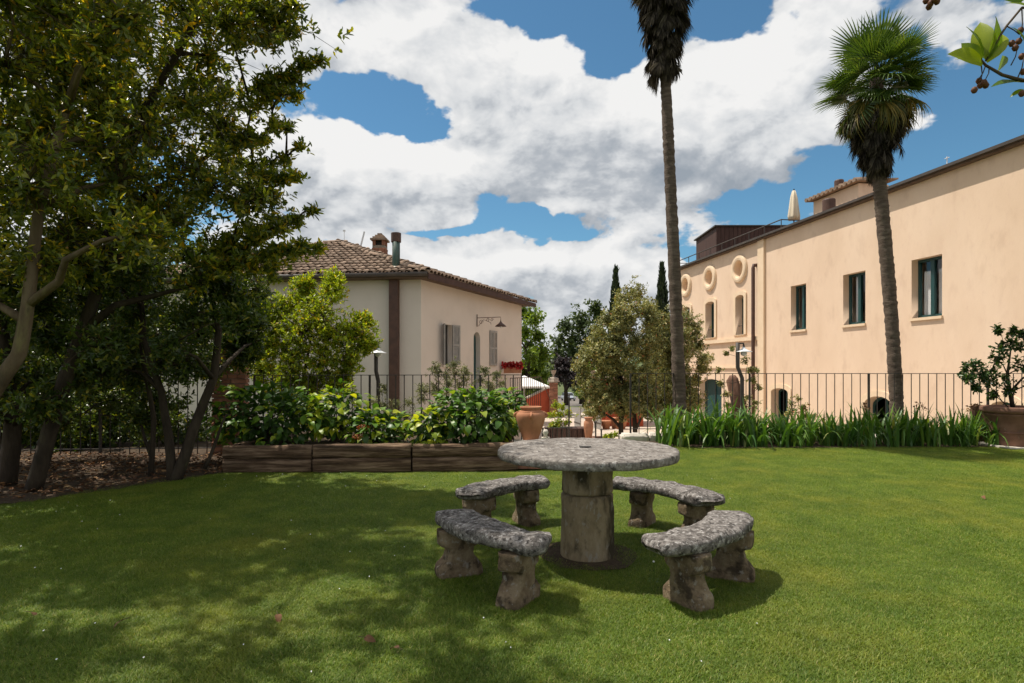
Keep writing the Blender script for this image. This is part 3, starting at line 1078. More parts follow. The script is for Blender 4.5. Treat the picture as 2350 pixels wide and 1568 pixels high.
for (s0, s1, z0, z1, cur) in rects:
    rect_window(VW, villa, s0, s1, z0, z1, cur)
for k, (s0, s1, z0, z1, rise, sill) in enumerate(archs):
    big = not sill
    fw = .06
    fr = plate(arch(s0, s1, z0 + .01, z1, rise), [arch(s0 + fw, s1 - fw, z0 + .01 + fw, z1 - fw, rise)], .06)
    w = obj('door' if big else 'window', mset(VW.put(fr, -.26), 'teal'), villa, keep=True)
    sm = (s0 + s1) / 2
    obj('mullion', VW.bar(MB(), sm - .035, sm + .035, z0 + fw, z1 - fw - .01, -.31, -.25).mesh('mullion', 'teal'), w)
    zp = z0 + .01 + fw
    if big:
        zp = z0 + 1.05
        obj('panel', VW.bar(MB(), s0 + fw, s1 - fw, z0 + fw, zp - .002, -.31, -.275).mesh('panel', 'teal'), w)
    obj('pane', mset(VW.put(plate(arch(s0 + fw, s1 - fw, zp, z1 - fw, rise), [], .006), -.29), 'teal' if k == 6 else 'glass'), w)
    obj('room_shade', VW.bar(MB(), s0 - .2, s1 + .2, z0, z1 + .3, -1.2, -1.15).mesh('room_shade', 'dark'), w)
    if sill:
        obj('balcony_bar', MB().tube([VW.p(s0, z0 + .38, -.1), VW.p(s1, z0 + .38, -.1)], .014, 6).mesh('balcony_bar', 'dkmetal'), w)
        obj('sill', VW.bar(MB(), s0 - .02, s1 + .02, z0 - .05, z0 - .003, -.24, .03).mesh('sill', 'trim'), w)
    if not (k == 6):
        e = .16
        mo = plate(arch(s0 - e, s1 + e, z0 + (.0 if big else -.0), z1 + e, rise + .03), [arch(s0, s1, z0 - .02 if not big else z0, z1, rise)], .05)
        obj('moulding', mset(VW.put(mo, .052), 'trim'), villa, keep=True)
for (sc_, zc) in rings:
    n_ = 40
    prof = [(.335, -.20), (.335, .06), (.365, .10), (.45, .115), (.53, .10), (.565, .06), (.575, .0)]
    vv, ff = [], []
    for (r, h) in prof:
        for i in range(n_):
            a = 2 * math.pi * i / n_
            vv.append(VW.p(sc_ + r * math.cos(a), zc + r * math.sin(a), h))
    for j in range(len(prof) - 1):
        for i in range(n_):
            i2 = (i + 1) % n_
            ff.append((j * n_ + i, j * n_ + i2, (j + 1) * n_ + i2, (j + 1) * n_ + i))
    ff.append(tuple(range(n_)))
    obj('relief_ring', MB().add(vv, ff).mesh('relief_ring', 'trim', False), villa, keep=True)
    autosmooth(villa.children[-1].data, 50)
sA, sB = VW.s(1757), VW.s(1743)
obj('pilaster', VW.bar(MB(), sA, sB, YZ - .1, EZ - .004, .002, .09).mesh('pilaster', 'trim'), villa, keep=True)
sP = VW.s(1741)
obj('string_course', VW.bar(MB(), sB + .003, VW.len + .02, 2.46, 2.61, .002, .10).mesh('string_course', 'trim'), villa, keep=True)
obj('string_course', VW.bar(MB(), sB + .003, VW.len + .02, 1.36, 1.44, .002, .06).mesh('string_course', 'trim'), villa, keep=True)
obj('drainpipe', MB().tube([VW.p(sP + .1, 5.38, -.05), VW.p(sP + .1, 5.36, .15), VW.p(sP + .1, 5.25, .17), VW.p(sP + .1, 2.0, .17), VW.p(sP + .1, YZ, .17)], .07, 10).mesh('drainpipe', 'rust', True), villa, keep=True)

# roof terrace railing
rail = thing('roof_terrace_railing', 'thin grey metal railing along the villa roof edge', 'railing', VW.p(VW.s(1700), EZ + .13, -.05))
sR0, sR1 = VW.s(1790), VW.len - .3
obj('top_rail', MB().tube([VW.p(sR1, EZ + .52, -.05), VW.p(sR0, EZ + .52, -.05), VW.p(sR0, EZ + .52, -1.6)], .022, 6).mesh('top_rail', 'gutter'), rail, keep=True)
for i in range(9):
    s_ = sR1 + (sR0 - sR1) * i / 8
    obj('post', MB().tube([VW.p(s_, EZ + .11, -.05), VW.p(s_, EZ + .52, -.05)], .018, 6).mesh('post', 'gutter'), rail, keep=True)
obj('end_rail', MB().tube([VW.p(sR1, EZ + .40, -.05), VW.p(sR1, EZ + .40, -1.5)], .018, 6).mesh('end_rail', 'gutter'), rail, keep=True)
# brown plank-clad roof room
rr = thing('brown_roof_room', 'dark brown plank clad box standing on the villa roof terrace', 'roof room', (11, 27.5, EZ))
obj('box', MB().box((12.2, 29.0, EZ + .88), (5.3, 3.0, 1.66)).mesh('box', 'wooddk'), rr, keep=True)
for i in range(27):
    obj('plank', MB().box((9.65 + i * .196, 27.485, EZ + .88), (.18, .028, 1.64)).mesh('plank', 'wooddk'), rr, keep=True)
obj('roof_edge', MB().box((12.2, 29.0, EZ + 1.74), (5.5, 3.2, .06)).mesh('roof_edge', 'gutter'), rr, keep=True)
# closed parasol
pc = P(1822, 505, 22.6)
pz = EZ + .1
par = thing('closed_parasol', 'folded cream parasol standing upright on the villa roof', 'parasol', (pc.x, pc.y, pz))
ztop_ = 1.37 + (845 - 437) / F * 22.6
ztb = 1.37 + (845 - 506) / F * 22.6
mb = MB()
n_ = 24
prof = [(.03, 0), (.19, .02), (.20, .14), (.16, .42), (.12, .75), (.06, .97), (.015, 1.0)]
vv, ff = [], []
for (r, t) in prof:
    for i in range(n_):
        a = 2 * math.pi * i / n_
        q = r * (1 + .22 * math.cos(a * 6))
        vv.append((pc.x + q * math.cos(a), pc.y + q * math.sin(a), ztb + (ztop_ - ztb) * t))
for j in range(len(prof) - 1):
    for i in range(n_):
        ff.append((j * n_ + i, j * n_ + (i + 1) % n_, (j + 1) * n_ + (i + 1) % n_, (j + 1) * n_ + i))
obj('canopy', MB().add(vv, ff).mesh('canopy', 'cream', True), par, keep=True)
obj('pole', MB().tube([(pc.x, pc.y, pz), (pc.x, pc.y, ztop_ + .05)], .025, 8).mesh('pole', 'gutter'), par, keep=True)
# chimney block with vents
cb = thing('cream_roof_block', 'cream plastered roof block with tiled top beside the folded parasol', 'roof block', VW.p(VW.s(1940), EZ, -1.9))
cs0, cs1 = 11.65, 13.9
mb = MB()
zt = 7.58
VW.bar(mb, cs0, cs1, EZ - .1, zt, -2.7, -1.55)
obj('wall', mb.mesh('wall', 'villa'), cb, keep=True)
VW_t = MB()
VW_t.add([VW.p(cs0 - .2, zt + .02, -1.35), VW.p(cs1 + .2, zt + .02, -1.35), VW.p(cs1 + .2, zt + .14, -2.9), VW.p(cs0 - .2, zt + .14, -2.9),
          VW.p(cs0 - .2, zt + .07, -1.35), VW.p(cs1 + .2, zt + .07, -1.35), VW.p(cs1 + .2, zt + .19, -2.9), VW.p(cs0 - .2, zt + .19, -2.9)],
         [(3, 2, 1, 0), (4, 5, 6, 7), (0, 1, 5, 4), (1, 2, 6, 5), (2, 3, 7, 6), (3, 0, 4, 7)])
rt = obj('tiled_top', VW_t.mesh('tiled_top', 'tile'), cb, keep=True)
for i in range(12):
    s_ = cs0 - .1 + i * (cs1 - cs0 + .2) / 11
    obj('tile', MB().tube([VW.p(s_, zt + .07, -1.30), VW.p(s_, zt + .12, -1.75)], .075, 6).mesh('tile', 'tile'), rt)


def vent(label, c, r, h):
    v = thing('roof_vent_pipe', label, 'vent pipe', c)
    obj('pipe', MB().lathe([(r * .86, 0), (r * .86, h * .8)], (0, 0, 0), 18).mesh('pipe', 'rust', True), v)
    obj('cap', MB().lathe([(r, h * .2), (r * 1.02, h * .24), (r * 1.02, h * .94), (r * .9, h), (r * .5, h * 1.0)], (0, 0, 0), 18).mesh('cap', 'rust', False), v)
    autosmooth(v.children[-1].data, 50)
    return v


vp = VW.p(12.04, EZ + .20, -.75)
vent('squat rusty vent pipe at the villa eave in front of the cream roof block', vp, .20, .64)
vp = VW.p(13.5, zt + .06, -2.3)
vent('rusty vent pipe rising from the tiled top of the cream roof block', vp, .16, .66)
sk = thing('roof_tile_ridge', 'small tiled roof ridge beside the cream roof block on the villa', 'roof', VW.p(VW.s(1990), EZ, -1.2))
mb = MB()
for i in range(7):
    s_ = VW.s(2000) + i * .2 - .2
    mb.tube([VW.p(s_, EZ + .22, -.55), VW.p(s_, EZ + .42, -1.4)], .08, 6)
VW.bar(mb, VW.s(2000) - .3, VW.s(2000) + 1.25, EZ + .1, EZ + .24, -1.4, -.6)
obj('tile_row', mb.mesh('tile_row', 'tile', False), sk, keep=True)
ant = thing('roof_antenna', 'thin white antenna rod on the villa roof edge', 'antenna', VW.p(VW.s(2113), EZ + .1, -.8))
obj('rod', MB().tube([(0, 0, 0), (0, 0, .62)], .012, 6).mesh('rod', 'lampwhite'), ant)
obj('crossbar', MB().tube([(-.06, 0, .56), (.06, 0, .60)], .01, 5).mesh('crossbar', 'lampwhite'), ant)

# ================================================================== TILED HOUSE (left)
A = Vector((-3.096, 20.0, 0))
C_ = Vector((0.463, 28.4, 0))
B = Vector((-13.27, 21.2, 0))
Dq = B + (C_ - A)
WZ = 4.50
house = thing('tiled_house', 'pale plastered house with old clay tile hip roof and grey shutters', 'house', (-6, 24, YZ))
FW = Wall((A.x, A.y), (B.x, B.y), -1)
RW = Wall((A.x, A.y), (C_.x, C_.y), 1)
if FW.n.y > 0:
    FW = Wall((A.x, A.y), (B.x, B.y), 1)
if RW.n.x < 0:
    RW = Wall((A.x, A.y), (C_.x, C_.y), -1)
obj('front_wall', mset(FW.put(plate(rect(.0, FW.len, YZ - .3, WZ), [], .3)), 'house'), house, keep=True)
wa, wb = RW.s(1017), RW.s(1037)
da, db = RW.s(1087), RW.s(1102)
ca, cb2 = RW.s(1123), RW.s(1139)
zw0, zw1 = RW.z(1027, 838), RW.z(1027, 745)
dz1 = RW.z(1095, 762)
dz0 = -.72
hs = [rect(wa, wb, zw0, zw1), arch(da, db, dz0, dz1, (db - da) / 2), rect(ca + .05, cb2 - .05, zw0 + .02, zw1 - .02)]
obj('side_wall', mset(RW.put(plate(rect(-.0, RW.len, YZ - .3, WZ), hs, .3)), 'house'), house, keep=True)
bw = MB()
LW = Wall((B.x, B.y), (Dq.x, Dq.y), 1)
BW = Wall((C_.x, C_.y), (Dq.x, Dq.y), 1)
for w_ in (LW, BW):
    w_.bar(bw, 0.02, w_.len - .02, YZ - .3, WZ, -.1, .1)
obj('rear_wall', bw.mesh('rear_wall', 'house'), house, keep=True)
wd = obj('window', RW.bar(MB(), wa, wb, zw0, zw1, -.24, -.18).mesh('window', 'dark'), house, keep=True)
sm = (wa + wb) / 2
for q in ((wa, wa + .06), (sm - .04, sm + .04), (wb - .06, wb)):
    obj('frame_bar', RW.bar(MB(), q[0], q[1], zw0, zw1, -.178, -.15).mesh('frame_bar', 'shutter'), wd)
obj('sill', RW.bar(MB(), wa - .08, wb + .08, zw0 - .07, zw0 - .003, -.1, .06).mesh('sill', 'whitestone'), wd)
do = obj('door', mset(RW.put(plate(arch(da, db, dz0, dz1, (db - da) / 2), [], .05), -.2), 'teal'), house, keep=True)
obj('handle', MB().tube([RW.p(db - .12, .35, -.19), RW.p(db - .12, .35, -.12), RW.p(db - .25, .35, -.12)], .012, 5).mesh('handle', 'dkmetal'), do)


def shutter_leaf(parent, s_h, s_dir, width, z0, z1, ang):
    """leaf hinged at s_h, swung out by ang from the closed position"""
    h = RW.p(s_h, 0, .03)
    dv = (RW.t * s_dir * math.cos(ang) + RW.n * math.sin(ang)).normalized()
    nv = Vector((dv.y, -dv.x, 0))
    R = Matrix((dv, nv, Vector((0, 0, 1)))).transposed()
    mb_ = MB()
    zc = (z0 + z1) / 2
    hgt = z1 - z0
    for q in (.03, width - .03):
        mb_.box(h + dv * q + Vector((0, 0, zc)), (.06, .045, hgt), rot=R)
    for q in (z0 + .04, zc, z1 - .04):
        mb_.box(h + dv * width / 2 + Vector((0, 0, q)), (width - .122, .043, .08), rot=R)
    o_ = obj('shutter', mb_.mesh('shutter', 'shutter'), parent, keep=True)
    sl_ = MB()
    k = int(hgt / .052)
    for i in range(k):
        zz = z0 + .06 + (hgt - .12) * (i + .5) / k
        T = R @ Matrix.Rotation(.6, 3, 'X')
        sl_.box(h + dv * width / 2 + Vector((0, 0, zz)), (width - .125, .012, .050), rot=T)
    tag(obj('louvres', sl_.mesh('louvres', 'shutter'), o_), kind='stuff')
    return o_


shutter_leaf(house, wa, -1, (wb - wa) * .52, zw0, zw1, math.radians(35))
shutter_leaf(house, wb, 1, (wb - wa) * .52, zw0, zw1, math.radians(28))
smc = (ca + cb2) / 2
shutter_leaf(house, ca, 1, smc - ca - .01, zw0, zw1, math.radians(2))
shutter_leaf(house, cb2, -1, cb2 - smc - .01, zw0, zw1, math.radians(2))
# brown flue and verdigris vent
f0 = FW.s(917)
f1 = FW.s(897)
obj('flue', FW.bar(MB(), f0, f1, YZ, WZ - .02, .003, .22).mesh('flue', 'rust'), house, keep=True)

# roof geometry
ov = .48
et = (A - B).normalized()
fn = FW.n
rn = RW.n
ez = WZ + .02


def corner(pt, n1_, n2_):
    """point offset by ov outside both walls"""
    a1, a2 = n1_.x, n1_.y
    b1_, b2_ = n2_.x, n2_.y
    det = a1 * b2_ - a2 * b1_
    dx = (ov * b2_ - a2 * ov) / det
    dy = (a1 * ov - ov * b1_) / det
    return pt + Vector((dx, dy, 0))


Ao = corner(A, fn, rn)
Bo = corner(B, fn, -rn)
Co = corner(C_, -fn, rn)
Do = corner(Dq, -fn, -rn)
for q in (Ao, Bo, Co, Do):
    q.z = ez
R1 = P(775, 558, 25.2)
R2 = R1 + (C_ - A).normalized() * 1.2
R2.z = R1.z
rm = MB()
rm.add([Ao, Bo, Co, Do, R1, R2], [(1, 0, 4), (0, 2, 5, 4), (2, 3, 5), (3, 1, 4, 5)])
lo = Vector((0, 0, .14))
rm.add([Ao - lo, Bo - lo, Co - lo, Do - lo, Ao, Bo, Co, Do], [(0, 1, 3, 2), (0, 4, 5, 1), (2, 6, 4, 0), (3, 7, 6, 2), (1, 5, 7, 3)])
roofh = obj('roof', rm.mesh('roof', 'tilebase'), house, keep=True)
fas = MB()
fas.beam(Ao + rn * .014 - Vector((0, 0, .09)), Co + rn * .014 - Vector((0, 0, .09)), .03, .20)
obj('fascia', fas.mesh('fascia', 'wooddk'), roofh)
gt = MB()
gt.tube([Bo + fn * .05 - Vector((0, 0, .04)), Ao + fn * .05 - Vector((0, 0, .03))], .075, 10)
obj('gutter', gt.mesh('gutter', 'gutter', True), roofh)

# one clay cover tile: 0.42 long along +y, arched over z
n_ = 6
vv, ff = [], []
for (y, r, lift) in ((0.0, .116, .036), (0.50, .094, .0)):
    for rr_ in (r, r - .016):
        for i in range(n_ + 1):
            a = math.pi * i / n_
            vv.append((rr_ * math.cos(a), y, rr_ * math.sin(a) * .85 + lift))
k1 = n_ + 1
for i in range(n_):
    ff.append((i, i + 1, 2 * k1 + i + 1, 2 * k1 + i))
    ff.append((i, k1 + i, k1 + i + 1, i + 1))
tile_me = MB().add(vv, ff).mesh('tile', 'tile', True)
tile_v = np.array(vv)
tile_f = np.array(ff)


def tile_field(p0, p1, apex0, apex1, du, dv_):
    """matrices of the tiles of a roof face (eave p0-p1, ridge apex0-apex1)"""
    e = (p1 - p0).normalized()
    n = e.cross(apex0 - p0).normalized()
    if n.z < 0:
        n = -n
    gdir = n.cross(e)
    L = (p1 - p0).length
    u0, v0 = (apex0 - p0).dot(e), (apex0 - p0).dot(gdir)
    u1 = (apex1 - p0).dot(e)
    res = []
    j = 0
    while j * dv_ < v0:
        v = j * dv_ - .04
        f = max(0, v) / v0
        a, b = u0 * f, L + (u1 - L) * f
        i = 0
        while i * du < L:
            u = i * du + du / 2
            if a - .06 < u < b + .06:
                c = p0 + e * (u + random.uniform(-.012, .012)) + gdir * (v + random.uniform(-.02, .02)) + n * (.008 + random.uniform(0, .008))
                yaw = random.uniform(-.045, .045)
                R = Matrix((e, gdir, n)).transposed() @ Matrix.Rotation(yaw, 3, 'Z') @ Matrix.Rotation(random.uniform(-.02, .02), 3, 'X')
                m4 = R.to_4x4()
                m4.translation = c
                res.append(m4)
            i += 1
        j += 1
    return res


def px_of(p_):
    return CX + p_.x / p_.y * F


def joined_tiles(mats, mat='tile'):
    V = []
    Fs = []
    for k, m4 in enumerate(mats):
        mm = np.array(m4)
        V.append(tile_v @ mm[:3, :3].T + mm[:3, 3])
        Fs.append(tile_f + k * len(tile_v))
    return npmesh('tile_rows', np.concatenate(V), np.concatenate(Fs), mat, True)


tm = tile_field(Bo, Ao, R1, R1, .255, .41)
tm.sort(key=lambda m4: -px_of(m4.translation))
for m4 in tm[:290]:
    o_ = obj('tile', tile_me, roofh)
    o_.matrix_local = m4
rest = tm[290:] + tile_field(Ao, Co, R1, R2, .255, .41)
tag(obj('tile_rows', joined_tiles(rest), roofh), kind='stuff')
hipm = []
for (a, b) in ((Ao, R1), (Bo, R1), (R1, R2), (Co, R2)):
    d = (b - a)
    L = d.length
    d.normalize()
    side = d.cross(Vector((0, 0, 1))).normalized()
    n = side.cross(d)
    for i in range(int(L / .36)):
        R = Matrix((side, d, n)).transposed().to_4x4()
        R = R @ Matrix.Scale(1.08, 4)
        R.translation = a + d * (i * .36) + n * .05
        hipm.append(R)
for m4 in hipm:
    o_ = obj('ridge_tile', tile_me, roofh)
    o_.matrix_local = m4
# verdigris vent pipe through the roof
vb = P(909, 622, 20.35)
vt = P(909, 535, 20.35)
vpipe = thing('verdigris_vent_pipe', 'tall verdigris vent pipe with brown cap near the tiled house eave', 'vent pipe', (vb.x, vb.y, vb.z - .1))
hh = vt.z - vb.z
obj('pipe', MB().lathe([(.135, 0), (.135, hh - .05)], (0, 0, 0), 18).mesh('pipe', 'grmetal', True), vpipe)
obj('cap', MB().lathe([(.17, hh - .22), (.175, hh - .2), (.175, hh + .09), (.16, hh + .1)], (0, 0, 0), 18).mesh('cap', 'rust', False), vpipe)
obj('flashing', MB().lathe([(.42, -.02), (.30, .06), (.15, .14), (.14, .2)], (0, 0, .05), 14).mesh('flashing', 'whitestone', True), vpipe)
# brick chimney with little gabled cap
cc = P(872, 585, 25.4)
ch = thing('brick_chimney', 'brick chimney with small stepped tile cap on the tiled house roof', 'chimney', (cc.x, cc.y, cc.z - .5))
zt = HC + (845 - 552) / F * 25.4 - (cc.z - .5)
w_ = .56
random.seed(5)
obj('core', MB().box((0, 0, zt / 2 - .12), (w_ - .03, w_ - .03, zt - .27)).mesh('core', 'mortar'), ch)
brick_me = MB().box((0, 0, 0), (.24, .115, .062)).mesh('brick', 'brick')
rz_ = .1
for j in range(int((zt - .30) / .075)):
    z_ = .04 + j * .075
    for sd in range(4):
        for i in range(2):
            u = (-.14 + i * .27) * (1 if j % 2 else .96) + (.02 if j % 2 else -.02)
            q = Matrix.Rotation(sd * math.pi / 2, 3, 'Z') @ Vector((u, -w_ / 2 + .05, z_))
            obj('brick', brick_me, ch, loc=q, rot=(0, 0, sd * math.pi / 2))
for q in ((-.2, -.2), (.2, -.2), (.2, .2), (-.2, .2)):
    obj('brick_post', MB().box((q[0], q[1], zt - .15), (.13, .13, .24)).mesh('brick_post', 'brick'), ch)
obj('dark_opening', MB().box((0, 0, zt - .15), (.36, .36, .235)).mesh('dark_opening', 'dark'), ch)  # dark block filling the opening between the brick posts
for k in range(4):
    s_ = .70 - k * .17
    obj('cap_course', MB().box((0, 0, zt + .0 + k * .085), (s_, s_, .075)).mesh('cap_course', 'tile'), ch)
an = P(790, 556, 25.6)
ant = thing('house_antenna', 'thin white antenna mast on the tiled house ridge', 'antenna', an)
obj('mast', MB().tube([(0, 0, -.1), (0, 0, .5)], .014, 6).mesh('mast', 'lampwhite'), ant)
obj('head', MB().box((0, 0, .5), (.10, .06, .06)).mesh('head', 'lampwhite'), ant)
an = P(828, 562, 26.0)
ant = thing('slanted_roof_antenna', 'slanting white panel antenna beside the brick chimney', 'antenna', an)
obj('panel', MB().beam((0, 0, -.05), (.16, 0, .58), .05, .09, up=(0, 1, 0)).mesh('panel', 'lampwhite'), ant)
obj('foot', MB().tube([(0, 0, -.2), (0, 0, .0)], .02, 6).mesh('foot', 'gutter'), ant)
skl = thing('roof_skylight', 'small flat pale skylight strip set into the house roof tiles', 'skylight', P(947, 600, 22))
sp_ = Bo.lerp(Ao, .52).lerp(R1, .66)
nrm_ = (Ao - Bo).cross(R1 - Bo).normalized()
if nrm_.z < 0:
    nrm_ = -nrm_
sp_ = sp_ + nrm_ * .13
skl.location = sp_
gd_ = nrm_.cross(et)
Rk = Matrix((et, gd_, nrm_)).transposed()
obj('frame', MB().box((0, 0, 0), (.62, .42, .05), rot=Rk).mesh('frame', 'gutter'), skl)
obj('pane', MB().box(nrm_ * .032, (.54, .34, .012), rot=Rk).mesh('pane', 'lampwhite'), skl)
# scrolled wall lantern
bl = RW.p(RW.s(1094), 0, .02)
zb0, zb1 = RW.z(1094, 750), RW.z(1094, 722)
la = thing('scrolled_wall_lantern', 'rusty scrolled bracket lantern above the arched house door', 'lantern', (bl.x, bl.y, zb0))
obj('back_bar', MB().tube([bl + Vector((0, 0, zb0)), bl + Vector((0, 0, zb1))], .016, 6).mesh('back_bar', 'rust'), la, keep=True)
za = zb1 - .14
tipl = bl + RW.n * 1.05
obj('arm', MB().tube([bl + Vector((0, 0, za)), tipl + Vector((0, 0, za)), tipl + Vector((0, 0, za - .16))], .014, 6).mesh('arm', 'rust'), la, keep=True)
scr = MB()
for (u0_, v0_, rr_) in ((.18, -.18, .10), (.48, -.10, .08), (.66, -.10, .07)):
    pts = []
    for i in range(20):
        a = i / 19 * 8.5
        q = rr_ * (1 - i / 25)
        pts.append(bl + RW.n * (u0_ + q * math.cos(a)) + Vector((0, 0, za + v0_ + q * math.sin(a))))
    scr.tube(pts, .009, 5)
scr.tube([bl + RW.n * .05 + Vector((0, 0, za - .34)), bl + RW.n * .3 + Vector((0, 0, za - .08)), bl + RW.n * .6 + Vector((0, 0, za - .2)), bl + RW.n * .62 + Vector((0, 0, za - .28))], .009, 5)
obj('scrollwork', scr.mesh('scrollwork', 'rust'), la, keep=True)
obj('shade', MB().lathe([(.23, 0), (.19, .05), (.07, .14), (.03, .19), (.015, .24)], tipl + Vector((0, 0, za - .38)), 20).mesh('shade', 'rust', True), la, keep=True)
obj('bulb', MB().lathe([(.02, -.06), (.05, -.04), (.05, .0), (.03, .02)], tipl + Vector((0, 0, za - .37)), 12).mesh('bulb', 'lampwhite', True), la, keep=True)
# landing with geranium box at the far corner of the house
lc = RW.p(RW.s(1165), 0, .0)
land = thing('house_landing', 'raised plastered landing with slim railing before the arched house door', 'landing', (lc.x, lc.y, YZ))
s_a, s_b = da - .3, RW.len - .2
obj('platform', RW.bar(MB(), s_a, s_b, YZ - .1, -.74, .004, 1.1).mesh('platform', 'house'), land, keep=True)
lr = MB()
for i in range(15):
    s_ = s_a + 1.6 + (s_b - s_a - 1.6) * i / 14
    obj('baluster', MB().tube([RW.p(s_, -.74, 1.05), RW.p(s_, .95, 1.05)], .014, 5).mesh('baluster', 'dkmetal'), land, keep=True)
obj('hand_rail', MB().tube([RW.p(s_a + 1.6, .95, 1.05), RW.p(s_b, .95, 1.05), RW.p(s_b + 1.7, -.45, 1.05)], .02, 6).mesh('hand_rail', 'rust'), land, keep=True)
gx = RW.p(RW.s(1176) - .9, .0, 1.13)
ga, gb2 = P(1156, 856, gx.y), P(1196, 856, gx.y + .5)
ger = thing('geranium_box', 'terracotta window box full of red geraniums on the house landing rail', 'flower box', ((ga.x + gb2.x) / 2, gx.y, 1.0))
gz = HC - (857 - 845) / F * gx.y
gm = MB().box(((ga.x + gb2.x) / 2, gx.y, gz + .14), ((gb2.x - ga.x), .24, .26))
obj('trough', gm.mesh('trough', 'terra'), ger, keep=True)
k = 420
ctr = np.array([(ga.x + gb2.x) / 2, gx.y, gz + .34])
ps = ctr + RNG.uniform(-1, 1, (k, 3)) * np.array([(gb2.x - ga.x) / 2 + .06, .2, .13])
v, q = leaf_arrays(ps, RNG.normal(0, 1, (k, 3)), RNG.normal(0, 1, (k, 3)), np.full(k, .10), np.full(k, .10), True)
obj('blossoms', npmesh('blossoms', v, q, 'flower'), ger, keep=True)

# ================================================================== LAWN GRASS
rg = np.random.default_rng(21)
gcol = bpy.data.collections.new('grass_tufts')


def tuft(seed, n=1000, size=.30):
    r = np.random.default_rng(seed)
    p0 = np.zeros((n, 3))
    p0[:, :2] = r.uniform(-size / 2, size / 2, (n, 2)) + r.normal(0, .02, (n, 2))
    h = r.uniform(.011, .030, n) * np.where(r.random(n) > .97, 1.35, 1)
    a = r.uniform(0, 6.283, n)
    lean = r.uniform(.15, 1.1, n)
    d = np.stack([np.cos(a) * np.sin(lean), np.sin(a) * np.sin(lean), np.cos(lean)], 1)
    s = np.stack([-np.sin(a), np.cos(a), np.zeros(n)], 1) * (r.uniform(.0009, .0017, n))[:, None]
    bend = np.stack([np.cos(a), np.sin(a), -.3 * np.ones(n)], 1) * (h * .35)[:, None]
    mid = p0 + d * (h * .55)[:, None]
    tip = p0 + d * h[:, None] + bend
    V = np.stack([p0 - s, p0 + s, mid + s * .8, mid - s * .8, tip], 1).reshape(-1, 3)
    b = np.arange(n)[:, None] * 5
    Q = b + np.array([[0, 1, 2, 3]])
    T = b + np.array([[3, 2, 4]])
    me = bpy.data.meshes.new('grass_tuft')
    faces = [tuple(q) for q in Q.tolist()] + [tuple(q) for q in T.tolist()]
    me.from_pydata(V.tolist(), [], faces)
    me.materials.append(M['grass'])
    return me


for i in range(5):
    o_ = bpy.data.objects.new('grass_tuft', tuft(100 + i))
    gcol.objects.link(o_)

gp = []
step = .135
y = 1.2
while y < 10.6:
    xlim0 = max(-9.5, -y * 1.05 - 1.2)
    xlim1 = min(13.0, y * 1.05 + 1.2)
    x = xlim0
    while x < xlim1:
        px_, py_ = x + rg.uniform(-.06, .06), y + rg.uniform(-.06, .06)
        x += step
        nb_ = 0.10 * mnoise.noise(Vector((px_ * 3, py_ * 3, 0)))
        if inside(BED, px_ + nb_, py_ + nb_) or inside(IB, px_, py_ + nb_):
            continue
        if -3.78 < px_ < .5 and py_ > 7.66:
            continue
        if .1 < px_ < 2.4 and py_ > 10.0:
            continue
        if (px_ - .55) ** 2 + (py_ - 4.3) ** 2 < (.34 + nb_) ** 2:
            continue
        gp.append((px_, py_, lawn_z(px_, py_)))
    y += step
gp = np.array(gp)
ng = len(gp)
pm = bpy.data.meshes.new('lawn_grass')
pm.vertices.add(ng)
pm.vertices.foreach_set('co', gp.astype(np.float32).ravel())
at = pm.attributes.new('rz', 'FLOAT', 'POINT')
at.data.foreach_set('value', rg.uniform(0, 6.283, ng).astype(np.float32))
at = pm.attributes.new('sc', 'FLOAT', 'POINT')
scv = np.array([1.0 + .35 * mnoise.noise(Vector((a * .9, b * .9, 7))) for a, b, c in gp])
at.data.foreach_set('value', scv.astype(np.float32))
grass = obj('lawn_grass', pm)
tag(grass, 'short mown grass of the sunny lawn with dappled tree shade', 'grass', kind='stuff')
ngt = bpy.data.node_groups.new('grass_scatter', 'GeometryNodeTree')
ngt.interface.new_socket('Geometry', in_out='INPUT', socket_type='NodeSocketGeometry')
ngt.interface.new_socket('Geometry', in_out='OUTPUT', socket_type='NodeSocketGeometry')
a_ = ngt.nodes.new('NodeGroupInput')
z_ = ngt.nodes.new('NodeGroupOutput')
ip = ngt.nodes.new('GeometryNodeInstanceOnPoints')
ci = ngt.nodes.new('GeometryNodeCollectionInfo')
ci.inputs['Collection'].default_value = gcol
ci.inputs['Separate Children'].default_value = True
ci.inputs['Reset Children'].default_value = True
ngt.links.new(a_.outputs[0], ip.inputs['Points'])
ngt.links.new(ci.outputs[0], ip.inputs['Instance'])
ip.inputs['Pick Instance'].default_value = True
for nm, sock in (('rz', 'Rotation'), ('sc', 'Scale')):
    na = ngt.nodes.new('GeometryNodeInputNamedAttribute')
    na.data_type = 'FLOAT'
    na.inputs['Name'].default_value = nm
    cx_ = ngt.nodes.new('ShaderNodeCombineXYZ')
    if nm == 'rz':
        ngt.links.new(na.outputs['Attribute'], cx_.inputs[2])
    else:
        for i in range(3):
            ngt.links.new(na.outputs['Attribute'], cx_.inputs[i])
    ngt.links.new(cx_.outputs[0], ip.inputs[sock])
ngt.links.new(ip.outputs[0], z_.inputs[0])
md = grass.modifiers.new('scatter', 'NODES')
md.node_group = ngt

# earth ring round the table foot
er = MB()
pts = []
for i in range(28):
    a = 2 * math.pi * i / 28
    r_ = .36 + .06 * mnoise.noise(Vector((math.cos(a) * 2, math.sin(a) * 2, 4)))
    pts.append((.55 + r_ * math.cos(a), 4.3 + r_ * math.sin(a), .014))
er.add(pts, [tuple(range(28))])
structure('bare_earth_ring', er.mesh('bare_earth_ring', 'soil'))

# ================================================================== TABLE AND BENCHES
TC = Vector((.55, 4.30, 0))


